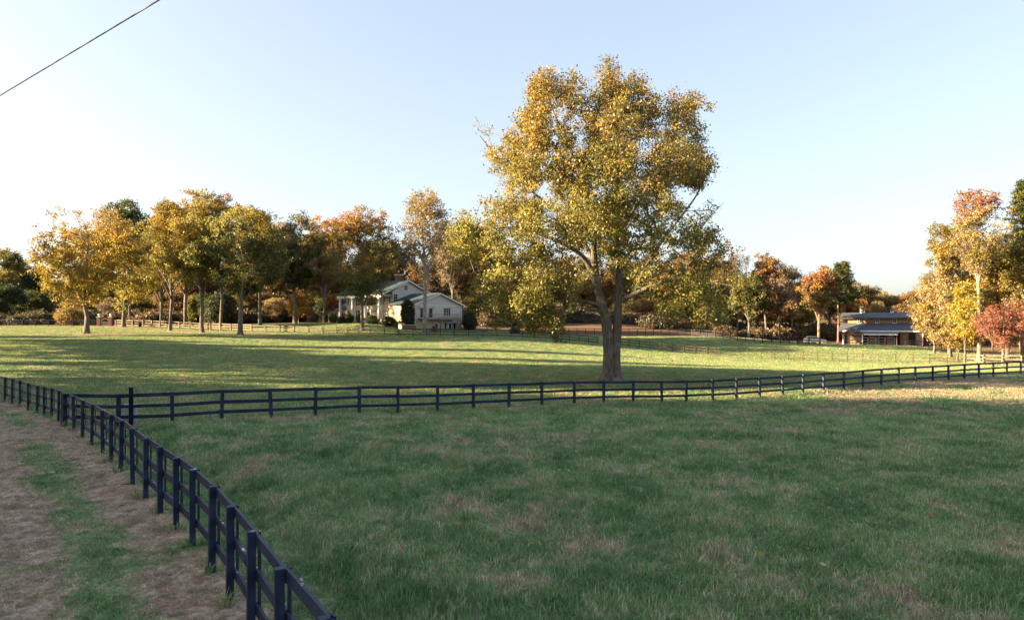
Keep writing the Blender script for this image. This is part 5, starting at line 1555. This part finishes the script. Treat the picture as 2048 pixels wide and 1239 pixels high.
p = scatter(8.6, 50, lambda d: min(42.0, 9500/d**2), 3.5)
dry, lit, grv, past = masks(p[:, 0], p[:, 1])
dn, _ = line_dist(p[:, 0], p[:, 1], NEAR_XY)
dm, _ = line_dist(p[:, 0], p[:, 1], MID_XY)
track = (dn < .4) & (p[:, 1] < 60)
bare = np.clip(dry, 0, 1)
keep = rg.uniform(0, 1, len(p)) > np.where(track, .25+.45*bare, .55*np.clip(dry-.4, 0, 1))
p, dry, track, dn, past = p[keep], dry[keep], track[keep], dn[keep], past[keep]
dd = p[:, 1]
hs_ = np.sqrt(42.0/np.minimum(42.0, 9500/dd**2))**.8
lush = .70+.55*(.5+.5*wob(p[:, 0], p[:, 1], .9, 7.0)) + .38*wob(p[:, 0], p[:, 1], 2.6, 3.0)
hz_ = rg.uniform(.7, 1.25, len(p))*np.where(track, .34+.35*np.clip(.6-dry, 0, 1), lush)*(1-.35*np.clip(dry, 0, 1))
hz_ *= np.where((dn > .4) & (dn < 1.6), .6, 1.0)
tag(make_gn('meadow_grass', np.stack([p[:, 0], p[:, 1], zt(p[:, 0], p[:, 1])], 1),
            dict(size=np.stack([hs_, hs_, hz_*np.minimum(hs_, 1.25)], 1), rot=np.stack([rg.normal(0, .08, len(p)), rg.normal(0, .08, len(p)), rg.uniform(0, 6.28, len(p))], 1), pick=rg.integers(0, 4, len(p))+.5, dry=dry, past=past), near_c, None),
    'rough green and straw-coloured meadow grass of the foreground field', 'grass', kind='stuff')
p2 = scatter(50, 146, lambda d: 7.0 if d < 70 else 5.0, 7.0)
dry2, lit2, gr2, past2 = masks(p2[:, 0], p2[:, 1])
keep = (rg.uniform(0, 1, len(p2)) > lit2*.95) & (rg.uniform(0, 1, len(p2)) > gr2*.97)
p2, dry2, past2 = p2[keep], dry2[keep], past2[keep]
k2 = len(p2)
sz2 = rg.uniform(.85, 1.2, k2)
tag(make_gn('pasture_grass', np.stack([p2[:, 0], p2[:, 1], zt(p2[:, 0], p2[:, 1])], 1),
            dict(size=np.stack([sz2, sz2, rg.uniform(.6, 1.1, k2)], 1), rot=np.stack([np.zeros(k2), np.zeros(k2), rg.uniform(0, 6.28, k2)], 1), pick=rg.integers(0, 3, k2)+.5, dry=dry2, past=past2), far_c, None),
    'short grass of the far pasture striped with long evening shadows', 'grass', kind='stuff')

# taller weedy clumps and fallen leaves
weed_c = tuft_coll('weed_tufts', [(11, 44, .14, .30, .014), (12, 36, .12, .36, .013), (13, 50, .18, .24, .016)])
pw = scatter(9, 48, lambda d: .28, 1.0)
dnw, _ = line_dist(pw[:, 0], pw[:, 1], NEAR_XY); dmw, _ = line_dist(pw[:, 0], pw[:, 1], MID_XY)
kw_ = (wob(pw[:, 0], pw[:, 1], .55, 11.0) > .05) & (dnw > .6) & (dmw > .4)
pw = pw[kw_]
fp = []                                                   # longer grass left standing at the fence posts
for q in NEAR[2:]+MID:
    g = P(*q)
    for _ in range(3): fp.append((g[0]+rg.normal(0, .12), g[1]+rg.normal(0, .12)))
pw = np.concatenate([pw, np.array(fp)]); kn = len(pw)
swd = rg.uniform(.55, 1.05, kn); swd[-len(fp):] *= .75
tag(make_gn('weeds', np.stack([pw[:, 0], pw[:, 1], zt(pw[:, 0], pw[:, 1])], 1), dict(size=np.stack([swd, swd, swd], 1), rot=np.stack([rg.normal(0, .1, kn), rg.normal(0, .1, kn), rg.uniform(0, 6.28, kn)], 1),
            pick=rg.integers(0, 3, kn)+.5, dry=rg.uniform(-.3, .45, kn), past=np.zeros(kn)), weed_c, None), 'taller weedy grass clumps in the near field and at the fence posts', 'weeds', kind='stuff')
pl = np.concatenate([scatter(9, 60, lambda d: .5, 1.0), np.stack([8+rg.normal(0, 5.5, 900), BIG_D+rg.normal(0, 4, 900)], 1)])
zl = zt(pl[:, 0], pl[:, 1]) + rg.uniform(.05, .13, len(pl))
nl = len(pl); c0 = np.stack([pl[:, 0], pl[:, 1], zl], 1)
nr = rg.normal(0, .5, (nl, 3)) + np.array([0, 0, 1]); nr /= np.linalg.norm(nr, axis=1, keepdims=True)
A_, B_ = frames(nr); s_l = rg.uniform(.04, .085, (nl, 1))
Vl = np.stack([c0-A_*s_l, c0+B_*s_l*.6, c0+A_*s_l, c0-B_*s_l*.6], 1).reshape(-1, 3)
cl = np.array([PAL['tan'], PAL['brown'], PAL['gold'], (.55, .47, .38)])[rg.choice(4, nl, p=[.35, .35, .2, .1])]
fl_ = obj('fallen_leaves', np_mesh('fallen_leaves', Vl, np.arange(nl*4).reshape(-1, 4), col=np.repeat(cl, 4, axis=0)), None, M['leaf'])
tag(fl_, 'scattered dry fallen leaves lying in the grass', 'leaves', kind='stuff')
tris = 0
seen_me = set()
for o in COL.objects:
    if o.type == 'MESH' and o.data.name not in seen_me:
        seen_me.add(o.data.name); tris += sum(len(p_.vertices)-2 for p_ in o.data.polygons) if len(o.data.polygons) < 2000 else len(o.data.loops)-2*len(o.data.polygons)
print('TRIS', tris, 'TUFTS', len(p), len(p2), kn)
